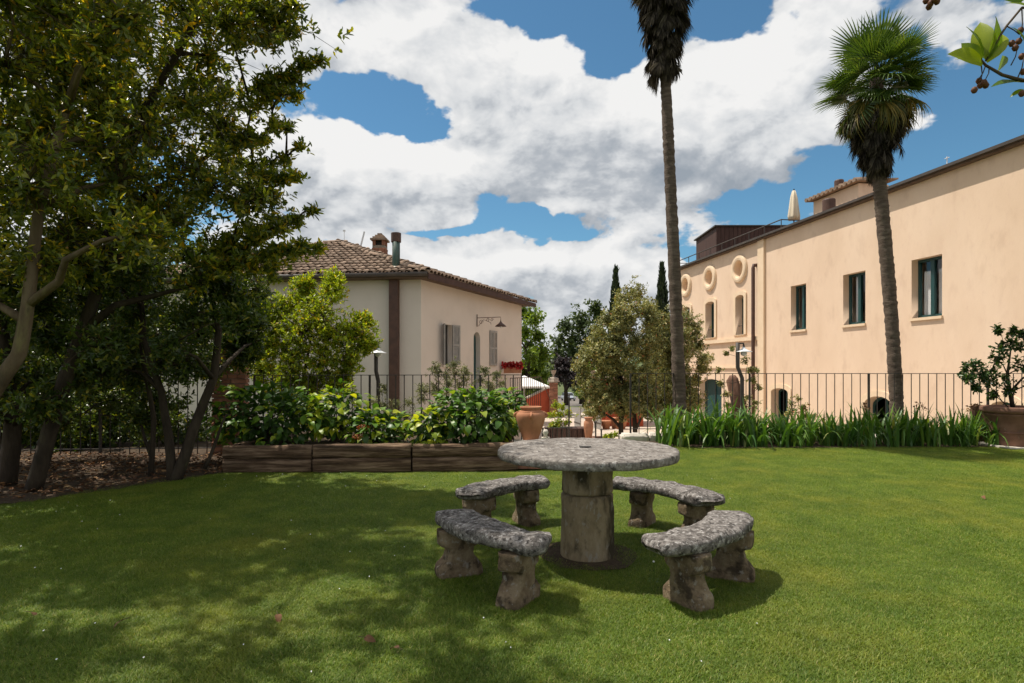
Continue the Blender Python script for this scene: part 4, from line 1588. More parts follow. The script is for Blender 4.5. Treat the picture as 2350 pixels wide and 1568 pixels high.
def disc(name, r, z0, z1, mat, amp, nr=22, na=120):
    """stone disc: top and bottom grids, rounded worn edge"""
    prof = []
    for i in range(nr):
        prof.append((r * (i + .02) / nr * .985, z1))
    prof += [(r * .992, z1 - .004), (r, z1 - .014), (r * 1.0, (z0 + z1) / 2), (r * .998, z0 + .012), (r * .985, z0 + .002)]
    for i in range(6):
        prof.append((r * (.95 - i * .18), z0))
    mb_ = MB().lathe(prof, (TC.x, TC.y, 0), na)
    me = mb_.mesh(name, mat, True)
    return roughen(me, amp, 9, 3.3, amp * .5, 31)


table = thing('round_stone_table', 'round weathered grey stone table on a thick stained pedestal', 'table', TC)
obj('tabletop', disc('tabletop', .652, .722, .788, 'stonetop', .006), table, keep=True)
obj('plug', MB().box((TC.x - .01, TC.y + .03, .789), (.085, .05, .012)).mesh('plug', 'dkmetal'), table, keep=True)


def drum(z0, z1, r0_, r1_, seed):
    prof = [(r0_ - .012, z0), (r0_, z0 + .012)]
    for i in range(1, 14):
        f = i / 14
        prof.append((r0_ + (r1_ - r0_) * f, z0 + .012 + (z1 - z0 - .024) * f))
    prof += [(r1_, z1 - .012), (r1_ - .012, z1)]
    me = MB().lathe(prof, TC, 44).mesh('drum', 'pedestal', True)
    return roughen(me, .006, 8, seed, .003, 30)


obj('upper_drum', drum(.468, .724, .186, .182, 1.0), table, keep=True)
obj('lower_drum', drum(-.02, .463, .196, .188, 5.0), table, keep=True)


def bench(label, a0, a1, r=.975, w=.285, thick=.088, seed=0.0, legs=(.2, .8), zt=.402, tilt=0.0):
    a0, a1 = math.radians(a0), math.radians(a1)
    am = (a0 + a1) / 2
    base = TC + Vector((math.cos(am), math.sin(am), 0)) * r
    b = thing('curved_stone_bench', label, 'bench', base, 'stone benches round the table')
    # seat: rounded cross-section swept along the arc, narrowing in rounded ends
    nc = 22
    arc = abs(a1 - a0) * r
    ends = [0.0, .006, .016, .03, .05, .075, .105]
    pos_ = ends + [.105 + (arc - .21) * i / 34 for i in range(1, 34)] + [arc - e for e in reversed(ends)]
    ns = len(pos_) - 1
    vv, ff = [], []
    for i, d_ in enumerate(pos_):
        f = d_ / arc
        e = min(d_, arc - d_)
        kk = .62 + .38 * math.sqrt(max(0.0, 1 - (max(0, .085 - e) / .085) ** 2))
        th = thick * math.sqrt(max(0.0, 1 - (max(0, .045 - e) / .045) ** 2)) + .002
        a = a0 + (a1 - a0) * f
        for j in range(nc):
            q = 2 * math.pi * j / nc
            cx_ = math.copysign(abs(math.cos(q)) ** .42, math.cos(q))
            cz_ = math.copysign(abs(math.sin(q)) ** .55, math.sin(q))
            rr_ = r + cx_ * w / 2 * kk
            vv.append((TC.x + rr_ * math.cos(a), TC.y + rr_ * math.sin(a), zt - thick / 2 + cz_ * th / 2))
    for i in range(ns):
        for j in range(nc):
            j2 = (j + 1) % nc
            ff.append((i * nc + j, i * nc + j2, (i + 1) * nc + j2, (i + 1) * nc + j))
    ff.append(tuple(range(nc)))
    ff.append(tuple(range(ns * nc, (ns + 1) * nc)))
    me = MB().add(vv, ff).mesh('seat', 'stone', True)
    roughen(me, .016, 6.5, seed, .008, 22)
    obj('seat', me, b, keep=True)
    H = zt - thick + .012
    for li, lf in enumerate(legs):
        a = a0 + (a1 - a0) * lf
        cr = Vector((math.cos(a), math.sin(a), 0))
        ct = Vector((-math.sin(a), math.cos(a), 0))
        c = TC + cr * (r + .012)
        # side profile: half-width against height (square top block, scooped waist, flared foot)
        prof = [(0, .150), (.05, .155), (.085, .148), (.115, .118), (.145, .092), (.185, .082), (.215, .088), (.225, .135), (.24, .142), (H, .142)]
        nz = 20
        vv, ff = [], []
        ring = []
        nr_ = 16
        hs_ = [H * i / nz for i in range(nz + 1)]
        for h in hs_:
            for q in range(len(prof) - 1):
                if prof[q][0] <= h <= prof[q + 1][0]:
                    f = (h - prof[q][0]) / (prof[q + 1][0] - prof[q][0])
                    hw = prof[q][1] + (prof[q + 1][1] - prof[q][1]) * f
                    break
            ht = .072 + .012 * max(0, 1 - h / .1)
            for j in range(nr_):
                q = 2 * math.pi * (j + .5) / nr_
                ux = math.copysign(abs(math.cos(q)) ** .35, math.cos(q))
                uy = math.copysign(abs(math.sin(q)) ** .35, math.sin(q))
                p_ = c + cr * ux * hw + ct * uy * ht
                vv.append((p_.x, p_.y, h - .015))
        for i in range(nz):
            for j in range(nr_):
                j2 = (j + 1) % nr_
                ff.append((i * nr_ + j, i * nr_ + j2, (i + 1) * nr_ + j2, (i + 1) * nr_ + j))
        ff.append(tuple(range(nr_)))
        ff.append(tuple(range(nz * nr_, (nz + 1) * nr_)))
        me = MB().add(vv, ff).mesh('leg', 'legstone', True)
        roughen(me, .010, 9, seed + li * 3.1, .005, 30)
        obj('leg', me, b, keep=True)
    return b


bench('curved stone bench with a white daisy stalk beside its front leg', -76, -15, seed=1.0, legs=(.24, .80))
bench('curved stone bench in the dappled shade with dark cracked seat', 194, 250, seed=7.0, legs=(.18, .80))
bench('curved stone bench between the pedestal and the log planter', 157, 104, seed=13.0, legs=(.2, .78))
bench('curved stone bench on the iris side of the table with pale seat', 9, 70, seed=19.0, legs=(.22, .74))

# ================================================================== LOG PLANTER
pl = thing('log_planter', 'long raised planter of stacked weathered logs holding hydrangeas', 'planter', (-1.6, 8.3, 0))


def log_beam(a, b, r, seed, mat='log'):
    a, b = Vector(a), Vector(b)
    L = (b - a).length
    n = max(6, int(L / .07))
    d = (b - a).normalized()
    sd = d.cross(Vector((0, 0, 1))).normalized()
    nc = 18
    vv, ff = [], []
    for i in range(n + 1):
        f = i / n
        c = a.lerp(b, f)
        for j in range(nc):
            q = 2 * math.pi * j / nc
            ux = math.copysign(abs(math.cos(q)) ** .62, math.cos(q))
            uz = math.copysign(abs(math.sin(q)) ** .62, math.sin(q))
            rr_ = r * (1 + .06 * mnoise.noise(Vector((f * L * 1.5, q * .8, seed))))
            p_ = c + sd * ux * rr_ * .95 + Vector((0, 0, uz * rr_))
            vv.append(tuple(p_))
    for i in range(n):
        for j in range(nc):
            j2 = (j + 1) % nc
            ff.append((i * nc + j, i * nc + j2, (i + 1) * nc + j2, (i + 1) * nc + j))
    ff.append(tuple(range(nc)))
    ff.append(tuple(range(n * nc, (n + 1) * nc)))
    me = bpy.data.meshes.new('log')
    # local x along the log so that the grain follows it
    ang = math.atan2(d.y, d.x)
    T = Matrix.Translation(a) @ Matrix.Rotation(ang, 4, 'Z')
    Ti = T.inverted()
    me.from_pydata([tuple(Ti @ Vector(v_)) for v_ in vv], [], ff)
    me.materials.append(M[mat])
    me.polygons.foreach_set('use_smooth', [True] * len(ff))
    for v_ in me.vertices:
        q_ = mnoise.noise(Vector((v_.co.x * 2.2, v_.co.y * 14, v_.co.z * 14 + seed)))
        v_.co.y += .020 * q_
        v_.co.z += .012 * mnoise.noise(Vector((v_.co.x * 1.8, v_.co.y * 9, seed * 2)))
    roughen(me, .010, 5, seed, .007, 22)
    return me, T


def add_log(a, b, r, seed):
    me, T = log_beam(a, b, r, seed)
    o_ = obj('log', me, pl)
    o_.matrix_parent_inverse = Matrix.Translation(-pl.location)
    o_.matrix_basis = T
    return o_


def gp_(px, D):
    return (px - CX) / F * D


px_j = [(506, 7.62), (714, 7.68), (943, 7.75), (1190, 7.85)]
for lvl, (zc, rr_) in enumerate(((.085, .098), (.268, .092))):
    for i in range(3):
        (xa, Da), (xb, Db) = px_j[i], px_j[i + 1]
        add_log((gp_(xa, Da) + .012, Da + .1, zc), (gp_(xb, Db) - .012, Db + .1, zc + random.uniform(-.008, .008)), rr_ * random.uniform(.97, 1.03), i * 3.1 + lvl * 11)
    add_log((gp_(506, 7.62) + .1, 7.84, zc), (gp_(506, 7.62) + .05, 9.4, zc), rr_, 40 + lvl)
sl_ = MB()
sl_.add([(-3.68, 7.86, .30), (.0, 8.02, .30), (.0, 9.9, .30), (-3.68, 9.9, .30), (-3.68, 7.86, 0), (.0, 8.02, 0), (.0, 9.9, 0), (-3.68, 9.9, 0)],
        [(0, 1, 2, 3), (0, 4, 5, 1), (1, 5, 6, 2), (2, 6, 7, 3), (3, 7, 4, 0)])
obj('earth_fill', sl_.mesh('earth_fill', 'soil'), pl, keep=True)

# ------------------------------------------------------------------ hydrangeas: leaves are single objects
def big_leaf(name, L, W, mat, curl, nseg=6):
    vv, ff = [], []
    prof = [0.0, .70, .97, 1.0, .86, .52, 0.0]
    for i in range(nseg + 1):
        f = i / nseg
        w_ = prof[i] * W / 2
        x_ = f * L
        z_ = -curl * f * f * L + .06 * L * math.sin(f * 3.1)
        wig = .05 * W * math.sin(i * 2.3)
        vv += [(x_, -w_, z_ + w_ * .22 + wig * .3), (x_, 0, z_), (x_, w_, z_ + w_ * .22 - wig * .3)]
    for i in range(nseg):
        ff += [(3 * i, 3 * i + 1, 3 * i + 4, 3 * i + 3), (3 * i + 1, 3 * i + 2, 3 * i + 5, 3 * i + 4)]
    return MB().add(vv, ff).mesh(name, mat, True)


hyd_me = [big_leaf('leaf', .128, .084, 'hydrangea', c) for c in (.15, .35, .55)]
hyl_me = [big_leaf('leaf', .122, .080, 'hydlime', c) for c in (.1, .3, .5)]


def hydrangea(label, c, rad, nbig, nfill, lime, seed, flowers=()):
    r = np.random.default_rng(seed)
    h = thing('hydrangea', label, 'shrub', (c[0], c[1], .28), 'hydrangeas in the log planter')
    stems = MB()
    for i in range(14):
        a = r.uniform(0, 6.28)
        q = r.uniform(.2, .8)
        e = Vector((c[0] + rad[0] * q * math.cos(a), c[1] + rad[1] * q * math.sin(a), c[2] + rad[2] * r.uniform(-.1, .7)))
        stems.tube([(c[0] + r.normal(0, .06), c[1] + r.normal(0, .06), .28), ((c[0] + e.x) / 2, (c[1] + e.y) / 2, (e.z + .3) / 2 + .08), e], [.010, .007, .004], 5)
    obj('stems', stems.mesh('stems', 'twig'), h, keep=True)
    k = nfill
    u = unit(r.normal(0, 1, (k, 3)))
    ps = np.array(c) + u * np.array(rad) * (r.uniform(.1, 1, (k, 1)) ** .5) * .88
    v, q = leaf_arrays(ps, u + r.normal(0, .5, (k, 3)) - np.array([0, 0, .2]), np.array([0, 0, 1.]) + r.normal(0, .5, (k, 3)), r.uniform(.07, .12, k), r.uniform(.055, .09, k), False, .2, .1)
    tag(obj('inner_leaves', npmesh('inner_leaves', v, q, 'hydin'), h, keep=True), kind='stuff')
    n = 0
    tries = 0
    while n < nbig and tries < 9000:
        tries += 1
        u = r.normal(0, 1, 3)
        u /= np.linalg.norm(u)
        if u[1] > .45 or u[2] < -.75:
            continue
        lump = 1 + .30 * mnoise.noise(Vector(u * 2.4) + Vector((seed, 0, 0)))
        p_ = np.array(c) + u * np.array(rad) * r.uniform(.86, 1.04) * lump
        if p_[2] < .24:
            continue
        az = math.atan2(u[1], u[0]) + r.normal(0, .7)
        pitch = -.25 + .75 * u[2] + r.normal(0, .35)      # leaves hang lower on the flanks
        me = (hyl_me if r.random() < lime else hyd_me)[r.integers(0, 3)]
        s_ = r.uniform(.68, 1.18)
        o_ = obj('leaf', me, h)
        o_.matrix_parent_inverse = Matrix.Translation(-h.location)
        o_.location = p_
        o_.rotation_euler = Euler((r.normal(0, .35), -pitch, az), 'XYZ')
        o_.scale = (s_, s_, s_)
        n += 1
    for fp in flowers:
        k = 70
        u = unit(r.normal(0, 1, (k, 3)))
        ps = np.array(fp) + u * np.array([.08, .06, .035])
        v, q = leaf_arrays(ps, r.normal(0, 1, (k, 3)), u, np.full(k, .022), np.full(k, .02), True)
        obj('faded_flower', npmesh('faded_flower', v, q, 'orangefl'), h, keep=True)
    return h


def hp(px, py, D):
    q = P(px, py, D)
    return (q.x, q.y, q.z)


hydrangea('large dark green hydrangea next to the brick gate pillar', hp(615, 955, 8.45), (.80, .55, .48), 290, 1000, .10, 31)
hydrangea('yellow green hydrangea in front of the lamp post', hp(775, 950, 8.6), (.42, .42, .40), 150, 420, .80, 32)
hydrangea('low dark hydrangea with faded rust flowers in the planter', hp(870, 985, 8.4), (.42, .38, .26), 140, 380, .35, 33, flowers=(hp(832, 982, 8.05), hp(822, 1002, 8.05)))
hydrangea('small lime leaved hydrangea hanging over the log joint', hp(985, 985, 8.15), (.26, .24, .26), 80, 200, .85, 34)
hydrangea('broad mid green hydrangea beside the terracotta oil jar', hp(1085, 958, 8.45), (.60, .48, .40), 250, 760, .16, 35)
hydrangea('upright green hydrangea shoots touching the fence by the jar', hp(1170, 945, 8.9), (.26, .25, .34), 90, 240, .25, 36)

# ------------------------------------------------------------------ terracotta oil jar on brick plinth
jx, jy = gp_(1219, 7.95), 8.15
pln = thing('brick_plinth', 'low brick plinth under the terracotta oil jar at the planter end', 'plinth', (jx, jy, 0))
obj('core', MB().box((0, 0, .16), (.40, .40, .30)).mesh('core', 'mortar'), pln)
for j in range(4):
    for sd in range(4):
        for i in range(2):
            q = Matrix.Rotation(sd * math.pi / 2, 3, 'Z') @ Vector((-.105 + i * .21 + (.03 if j % 2 else -.03), -.17, .045 + j * .078))
            obj('brick', brick_me, pln, loc=q, rot=(0, 0, sd * math.pi / 2), scale=(.83, 1, 1.05))
obj('capstone', MB().box((0, 0, .336), (.46, .46, .035)).mesh('capstone', 'whitestone'), pln)
jz = .355
sc_j = (HC - (933 - 845) / F * 8.15 - jz) / .60
jar = thing('terracotta_oil_jar', 'bulging terracotta oil jar with ear handles beside the hydrangeas', 'jar', (jx, jy, jz))
prof = [(.085, 0), (.098, .01), (.125, .10), (.165, .24), (.195, .36), (.203, .43), (.198, .475), (.17, .515), (.135, .535), (.130, .55), (.148, .572), (.152, .598), (.14, .60), (.122, .585), (.115, .54), (.11, .50)]
prof = [(r * 1.0, z * sc_j) for r, z in prof]
obj('body', roughen(MB().lathe(prof, (0, 0, 0), 40).mesh('body', 'terra', True), .003, 9, 2), jar)
obj('neck_band', MB().lathe([(.166, .505 * sc_j), (.174, .512 * sc_j), (.166, .525 * sc_j), (.15, .526 * sc_j)], (0, 0, 0), 40).mesh('neck_band', 'terra', True), jar)
for a in (.15, math.pi - .15, math.pi * 1.5, math.pi * .5):
    pts = []
    for i in range(9):
        q = i / 8 * math.pi
        rr_ = .178 + .052 * math.sin(q)
        pts.append((rr_ * math.cos(a), rr_ * math.sin(a), (.50 - .10 * i / 8) * sc_j))
    obj('handle', MB().tube(pts, [.016] * 9, 7).mesh('handle', 'terra', True), jar)

# ================================================================== BRICK GATE PILLAR
bp0, bp1 = P(500, 900, 9.25), P(549, 900, 9.25)
pw = .46
pcx, pcy = gp_(527, 9.4) - .02, 9.5
pang = .30
pil = thing('brick_gate_pillar', 'old brick gate pillar with dark cap half hidden by the arbutus trees', 'pillar', (pcx, pcy, 0), rz=pang)
zcap = HC + (845 - 778) / F * 9.4
obj('core', MB().box((0, 0, zcap / 2 - .2), (pw - .02, pw - .02, zcap + .36)).mesh('core', 'mortar'), pil)
nrow = int((zcap + .1) / .076)
for j in range(nrow):
    for sd in (0, 1, 3):
        for i in range(2):
            u = -.115 + i * .235 + (.025 if j % 2 else -.025)
            q = Matrix.Rotation(sd * math.pi / 2, 3, 'Z') @ Vector((u, -pw / 2 + .048, .02 + j * .076))
            obj('brick', brick_me, pil, loc=q, rot=(random.gauss(0, .01), 0, sd * math.pi / 2 + random.gauss(0, .012)), scale=(.92, 1, 1))
for (h0, w2, hh_) in ((zcap + .0, .56, .09), (zcap + .095, .60, .05), (zcap + .15, .52, .10), (zcap + .255, .62, .07)):
    obj('cap_course', rough_block('cap_course', (0, 0, h0 + hh_ / 2), (w2, w2, hh_), 'legstone', .006, 4), pil)
urn = thing('stone_urn_finial', 'weathered stone urn finial on top of the brick gate pillar', 'urn', (pcx, pcy, zcap + .325))
obj('body', roughen(MB().lathe([(.13, 0), (.13, .03), (.06, .06), (.05, .10), (.11, .16), (.15, .24), (.16, .33), (.13, .38), (.16, .41), (.165, .43), (.11, .43)], (0, 0, 0), 24).mesh('body', 'urn', True), .004, 9), urn)
obj('plinth', MB().box((0, 0, .0), (.30, .30, .04)).mesh('plinth', 'urn'), urn)

# ================================================================== FENCES
bar_me = {}


def fence(name, label, pa, pb, z0, z1, spacing, posts, zoff=0.0):
    """pa,pb ground points; bars and posts are single parts"""
    pa, pb = Vector(pa), Vector(pb)
    t = thing(name, label, 'fence', (pa.x, pa.y, z0))
    d = pb - pa
    L = d.length
    d.normalize()
    up = Vector((0, 0, 1))
    key = round(z1 - z0, 3)
    if key not in bar_me:
        bar_me[key] = MB().tube([(0, 0, 0), (0, 0, z1 - z0)], .0085, 6).mesh('bar', 'dkmetal')
    obj('top_rail', MB().beam(pa + up * z1, pb + up * z1, .034, .012).mesh('top_rail', 'dkmetal'), t, keep=True)
    obj('bottom_rail', MB().beam(pa + up * (z0 + .09), pb + up * (z0 + .09), .030, .012).mesh('bottom_rail', 'dkmetal'), t, keep=True)
    n = int(L / spacing)
    pme = MB().box((0, 0, (z1 - z0) / 2), (.032, .032, z1 - z0)).mesh('post', 'dkmetal')
    for i in range(n + 1):
        q = pa + d * (L * i / n)
        if i % posts == 0:
            o_ = obj('post', pme, t)
        else:
            o_ = obj('bar', bar_me[key], t)
        o_.location = q - pa
    return t


fence('iron_fence', 'dark iron railing behind the iris bed in front of the cream villa', (gp_(1447, 11.14), 11.14, 0), (13.2, 11.14, 0), .13, HC - 12.5 / F * 11.14, .160, 14)
fence('iron_fence', 'dark iron railing behind the hydrangeas in front of the tiled house', (gp_(584, 9.75), 9.75, 0), (gp_(1197, 10.25), 10.25, 0), .0, HC - 16 / F * 10, .140, 13)
fence('iron_fence', 'dark iron railing in the deep shade behind the arbutus trunks', (gp_(497, 9.3), 9.3, 0), (-9.6, 8.9, 0), .02, 1.28, .145, 12)
fence('stair_railing', 'low iron handrail beside the oil jar at the head of the garden steps', (gp_(1246, 11.0), 11.0, 0), (gp_(1301, 11.0), 11.0, 0), -.45, .252, .085, 6)

# ================================================================== TREES AND PLANTS
def pth(pts, D, r0_, r1_, dD=0.0, n=3):
    """stem path from picture points at distance D"""
    out, rad = [], []
    k = len(pts)
    for i in range(k - 1):
        for j in range(n):
            f = (i + j / n) / (k - 1)
            x = pts[i][0] + (pts[i + 1][0] - pts[i][0]) * j / n
            y = pts[i][1] + (pts[i + 1][1] - pts[i][1]) * j / n
            q = P(x, y, D + dD * f)
            q += Vector((math.sin(i * 2 + j) * .01, 0, 0))
            out.append(q)
            rad.append(r0_ + (r1_ - r0_) * f)
    out.append(P(pts[-1][0], pts[-1][1], D + dD))
    rad.append(r1_)
    return out, rad


rt_ = np.random.default_rng(77)


def xb(y):
    """right-hand limit of the arbutus crowns at a height in the picture"""
    ks = [(-400, 640), (0, 665), (120, 690), (200, 620), (330, 590), (380, 640), (430, 610), (500, 640), (560, 590), (620, 575), (700, 575), (760, 540), (850, 470), (960, 430), (1000, 380)]
    for (a, b), (c, d) in zip(ks, ks[1:]):
        if a <= y <= c:
            return b + (d - b) * (y - a) / (c - a)
    return 400


def crown_px(x0, x1, y0, y1, dx, dy, D0, D1, r, keep=1.0, margin=45, per=None):
    out = []
    y = y0
    row = 0
    while y < y1:
        x = x0 + (dx / 2 if row % 2 else 0)
        lim = min(x1, xb(y) - margin)
        while x < lim:
            if rt_.random() < keep:
                D = rt_.uniform(D0, D1)
                q = P(x + rt_.normal(0, dx * .25), y + rt_.normal(0, dy * .25), D)
                rr_ = r * rt_.uniform(.75, 1.2)
                if q.z > .5:
                    out.append(((q.x, q.y, q.z), (rr_, rr_, rr_ * .8)) if per is None else ((q.x, q.y, q.z), (rr_, rr_, rr_ * .8), per))
            x += dx
        y += dy
        row += 1
    return out


# --- arbutus (strawberry) trees
A1 = pth([(-175, 1201), (-70, 980), (0, 880), (45, 812), (62, 700), (92, 480), (150, 260), (210, 60), (250, -150)], 5.3, .085, .022, .2)
clA = crown_px(-260, 330, -330, 640, 105, 95, 4.9, 6.3, .50, .80)
# unseen clumps added to this crown above the picture to shade the near lawn
for i in range(74):
    y_ = rt_.uniform(1.2, 5.4)
    clA.append(((rt_.uniform(-6.6, -2.2), y_, rt_.uniform(4.7, 6.2) + .25 * max(0, y_ - 4)), (.5, .5, .36)))
foliage('arbutus_tree', 'leaning arbutus tree with thick pale trunk at the end of the leaf litter', 'tree', (-5.2, 5.3, 0), [A1], clA, 'arbutus', .080, .030, 9, 78, 'barkpale', 'arbutus trees', rt_, r0=.03, spread=(.5, 1.3), up=.6)
B1_ = pth([(75, 1132), (110, 1000), (165, 830), (205, 720), (245, 590), (270, 440), (335, 250), (440, 60), (520, -140)], 6.5, .088, .026)
B2_ = pth([(245, 590), (300, 470), (400, 410), (520, 330)], 6.5, .05, .02, .4)
B3_ = pth([(270, 440), (250, 300), (190, 150), (150, -20)], 6.5, .05, .02, -.3)
clB = crown_px(40, 800, -180, 585, 88, 80, 6.0, 7.8, .48, .95)
# long outward sprays that break the outline against the clouds
for (sx, sy) in ((745, 140), (712, 150), (690, 60), (690, 215), (668, 275), (640, 300), (698, 345), (690, 400), (660, 420), (722, 490), (690, 505), (650, 520), (735, 556), (700, 560), (640, 575), (690, 10), (700, -60), (600, 560), (560, 600)):
    D_ = 6.6 + rt_.uniform(-.35, .35)
    for i, (f, r_, k_) in enumerate(((0, .085, 10), (.3, .11, 13), (.62, .14, 17), (1.0, .18, 22))):
        q = P(sx - 10 - 105 * f, sy + (42 + 18 * math.sin(sx)) * f + rt_.normal(0, 7), D_ + .15 * f)
        clB.append(((q.x, q.y, q.z), (r_ * 1.2, r_, r_ * .75), k_))
foliage('arbutus_tree', 'spreading arbutus tree with slanting dark trunk and yellowing leaves above the fence', 'tree', (-5.3, 6.5, 0), [B1_, B2_, B3_], clB, 'arbutus', .082, .031, 9, 88, 'bark', 'arbutus trees', rt_, r0=.026, spread=(.5, 1.3), up=.5)
C1_ = pth([(400, 1108), (425, 1040), (455, 960), (490, 870), (500, 760), (480, 640)], 7.15, .075, .03)
C2_ = pth([(395, 1108), (385, 1000), (372, 900), (330, 780), (320, 660)], 7.15, .06, .025)
C3_ = pth([(470, 1075), (495, 1010), (520, 950)], 7.3, .025, .012)
clC = crown_px(200, 560, 640, 900, 90, 70, 6.3, 7.2, .30, .6, 10) + crown_px(230, 620, 590, 900, 72, 62, 7.0, 8.6, .36, .9, 10)
for i in range(30):
    q = P(rt_.uniform(505, 585), rt_.uniform(640, 850), rt_.uniform(8.2, 8.9))
    clC.append(((q.x, q.y, q.z), (.22, .22, .2), 40))
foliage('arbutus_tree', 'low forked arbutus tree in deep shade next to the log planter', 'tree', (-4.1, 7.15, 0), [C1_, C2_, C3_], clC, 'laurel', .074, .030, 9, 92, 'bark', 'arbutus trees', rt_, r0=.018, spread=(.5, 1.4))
D1_ = pth([(15, 1128), (28, 980), (12, 800), (-20, 600), (-60, 400)], 6.8, .10, .05, .2)
D2_ = pth([(345, 1098), (352, 960), (330, 820), (300, 640)], 7.4, .035, .02)
clD = crown_px(-160, 470, 800, 1010, 80, 60, 8.0, 8.9, .34, .7, 10) + crown_px(-120, 260, 620, 930, 90, 75, 5.9, 6.8, .34, .62, 20) + crown_px(-160, 260, 560, 960, 88, 80, 6.9, 8.4, .44, .9, 20)
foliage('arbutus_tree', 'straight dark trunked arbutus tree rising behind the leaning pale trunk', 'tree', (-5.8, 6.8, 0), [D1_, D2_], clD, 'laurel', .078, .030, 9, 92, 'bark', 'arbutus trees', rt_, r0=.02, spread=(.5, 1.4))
# dense evergreen shrubs that close the view behind the railing
for (cx_, cy_, w_, lab) in ((-11.0, 11.2, 1.7, 'dark evergreen shrub behind the shaded railing, farthest from the pillar'), (-8.7, 11.5, 1.6, 'dark evergreen shrub behind the shaded railing between two others'), (-6.9, 11.3, 1.3, 'dark evergreen shrub behind the shaded railing, nearest the pillar')):
    cl = []
    for i in range(52):
        z_ = rt_.uniform(-1.2, 3.4)
        q = w_ * math.sqrt(max(.08, 1 - ((z_ - .9) / 2.9) ** 2))
        a = rt_.uniform(0, 6.28)
        rr_ = rt_.uniform(.2, 1) ** .5 * q
        cl.append(((cx_ + rr_ * math.cos(a), cy_ + rr_ * .6 * math.sin(a), z_), (.46, .42, .42)))
    for i in range(12):
        cl.append(((cx_ + rt_.uniform(-1.2, 1.2), rt_.uniform(9.75, 10.5), rt_.uniform(.15, .75)), (.36, .28, .34), 56))
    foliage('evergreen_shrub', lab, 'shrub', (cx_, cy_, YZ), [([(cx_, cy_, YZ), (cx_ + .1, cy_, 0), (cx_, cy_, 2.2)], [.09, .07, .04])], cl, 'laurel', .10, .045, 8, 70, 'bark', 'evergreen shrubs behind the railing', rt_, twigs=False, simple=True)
# --- bright shrub in front of the tiled house
cl = []
for (px_, py_, D, r_) in ((650, 700, 10.9, .36), (700, 690, 11.1, .34), (760, 668, 11.0, .30), (735, 720, 10.8, .40), (690, 760, 10.8, .42), (760, 770, 10.9, .42), (810, 770, 11.0, .32), (835, 740, 11.0, .20),
                          (640, 760, 10.9, .38), (615, 800, 10.8, .34), (670, 820, 10.7, .42), (740, 830, 10.8, .42), (800, 825, 10.9, .34), (610, 720, 11.0, .25), (590, 690, 11.1, .2), (770, 640, 11.0, .15), (700, 655, 11.0, .2),
                          (660, 870, 10.8, .36), (720, 880, 10.9, .36), (780, 875, 10.9, .28), (605, 850, 10.9, .26), (840, 790, 11.0, .17), (640, 920, 10.9, .3), (700, 930, 10.9, .3)):
    q = P(px_, py_, D + rt_.uniform(-.2, .3))
    cl.append(((q.x, q.y, q.z), (r_ * 1.1, r_ * 1.1, r_ * 1.1)))
q0_ = P(705, 845, 11.0)
foliage('bright_shrub', 'sunlit yellow green shrub growing in front of the tiled house wall', 'shrub', (q0_.x, 11.0, YZ), [([(q0_.x, 11.0, YZ), (q0_.x + .05, 11.0, .2), (q0_.x - .05, 10.95, 1.2), (q0_.x + .1, 10.95, 2.0)], [.06, .05, .035, .015])],
        cl, 'bright', .072, .030, 8, 190, 'bark', None, rt_, r0=.012, spread=(.3, 1.1), up=1.0)

# --- big olive-toned shrubs between the house and the villa
def px_crown(name, label, cat, D, pts, leaf, L, W, m, per, trunk_px, bark='bark', group=None, zbase=YZ, simple=True, twigs=False, tr=.1, spread=(.6, 1.45), up=.4, dj=.6, r0=.03):
    cl = []
    for (px_, py_, rpx) in pts:
        D_ = D + rt_.uniform(-dj, dj)
        q = P(px_, py_, D_)
        r_ = rpx / F * D_
        cl.append(((q.x, q.y, q.z), (r_, r_, r_ * .9)))
    stems = []
    for (tx, ty) in trunk_px:
        b = P(tx, 845, D)
        e = P(tx + (pts[0][0] - tx) * .3, ty, D)
        stems.append(([(b.x, D, zbase - .05), (b.x * .7 + e.x * .3, D, zbase * .5 + e.z * .5 - .2), (e.x, D, e.z)], [tr, tr * .75, tr * .4]))
    return foliage(name, label, cat, (stems[0][0][0][0], D, zbase), stems, cl, leaf, L, W, m, per, bark, group, rt_, simple=simple, twigs=twigs, spread=spread, up=up, r0=r0)


def fill_px(poly_fn, y0, y1, dy, rpx, jx=.6):
    pts = []
    y = y0
    while y <= y1:
        xa, xc = poly_fn(y)
        n = max(1, int((xc - xa) / (rpx * 1.15)))
        for i in range(n):
            pts.append((xa + (xc - xa) * (i + .5) / n + rt_.normal(0, rpx * .25), y + rt_.normal(0, dy * .25), rpx * rt_.uniform(.75, 1.15)))
        y += dy
    return pts


def interp(y, ks):
    for (a, *b), (c, *d) in zip(ks, ks[1:]):
        if a <= y <= c:
            f = (y - a) / (c - a)
            return [u + (w - u) * f for u, w in zip(b, d)]
    return ks[-1][1:] if y > ks[-1][0] else ks[0][1:]


pts = fill_px(lambda y: interp(y, [(680, 1425, 1490), (720, 1400, 1510), (760, 1345, 1500), (800, 1325, 1500), (850, 1318, 1500), (900, 1340, 1500), (925, 1375, 1500), (945, 1400, 1500)]), 690, 942, 22, 27)
pts += [(rt_.uniform(1345, 1500), rt_.uniform(880, 948), 22) for i in range(26)]
px_crown('photinia_shrub', 'large olive green shrub with reddish leaves in front of the cypresses', 'shrub', 17.5, pts, 'olive', .085, .038, 8, 105, [(1425, 860), (1460, 870)], group='olive toned shrubs')
pts = fill_px(lambda y: interp(y, [(655, 1440, 1465), (690, 1440, 1490), (720, 1500, 1560), (740, 1495, 1600), (790, 1490, 1622), (840, 1490, 1628), (880, 1480, 1600), (950, 1480, 1590)]), 665, 962, 22, 26)
pts += [(rt_.uniform(1480, 1600), rt_.uniform(880, 965), 22) for i in range(22)]
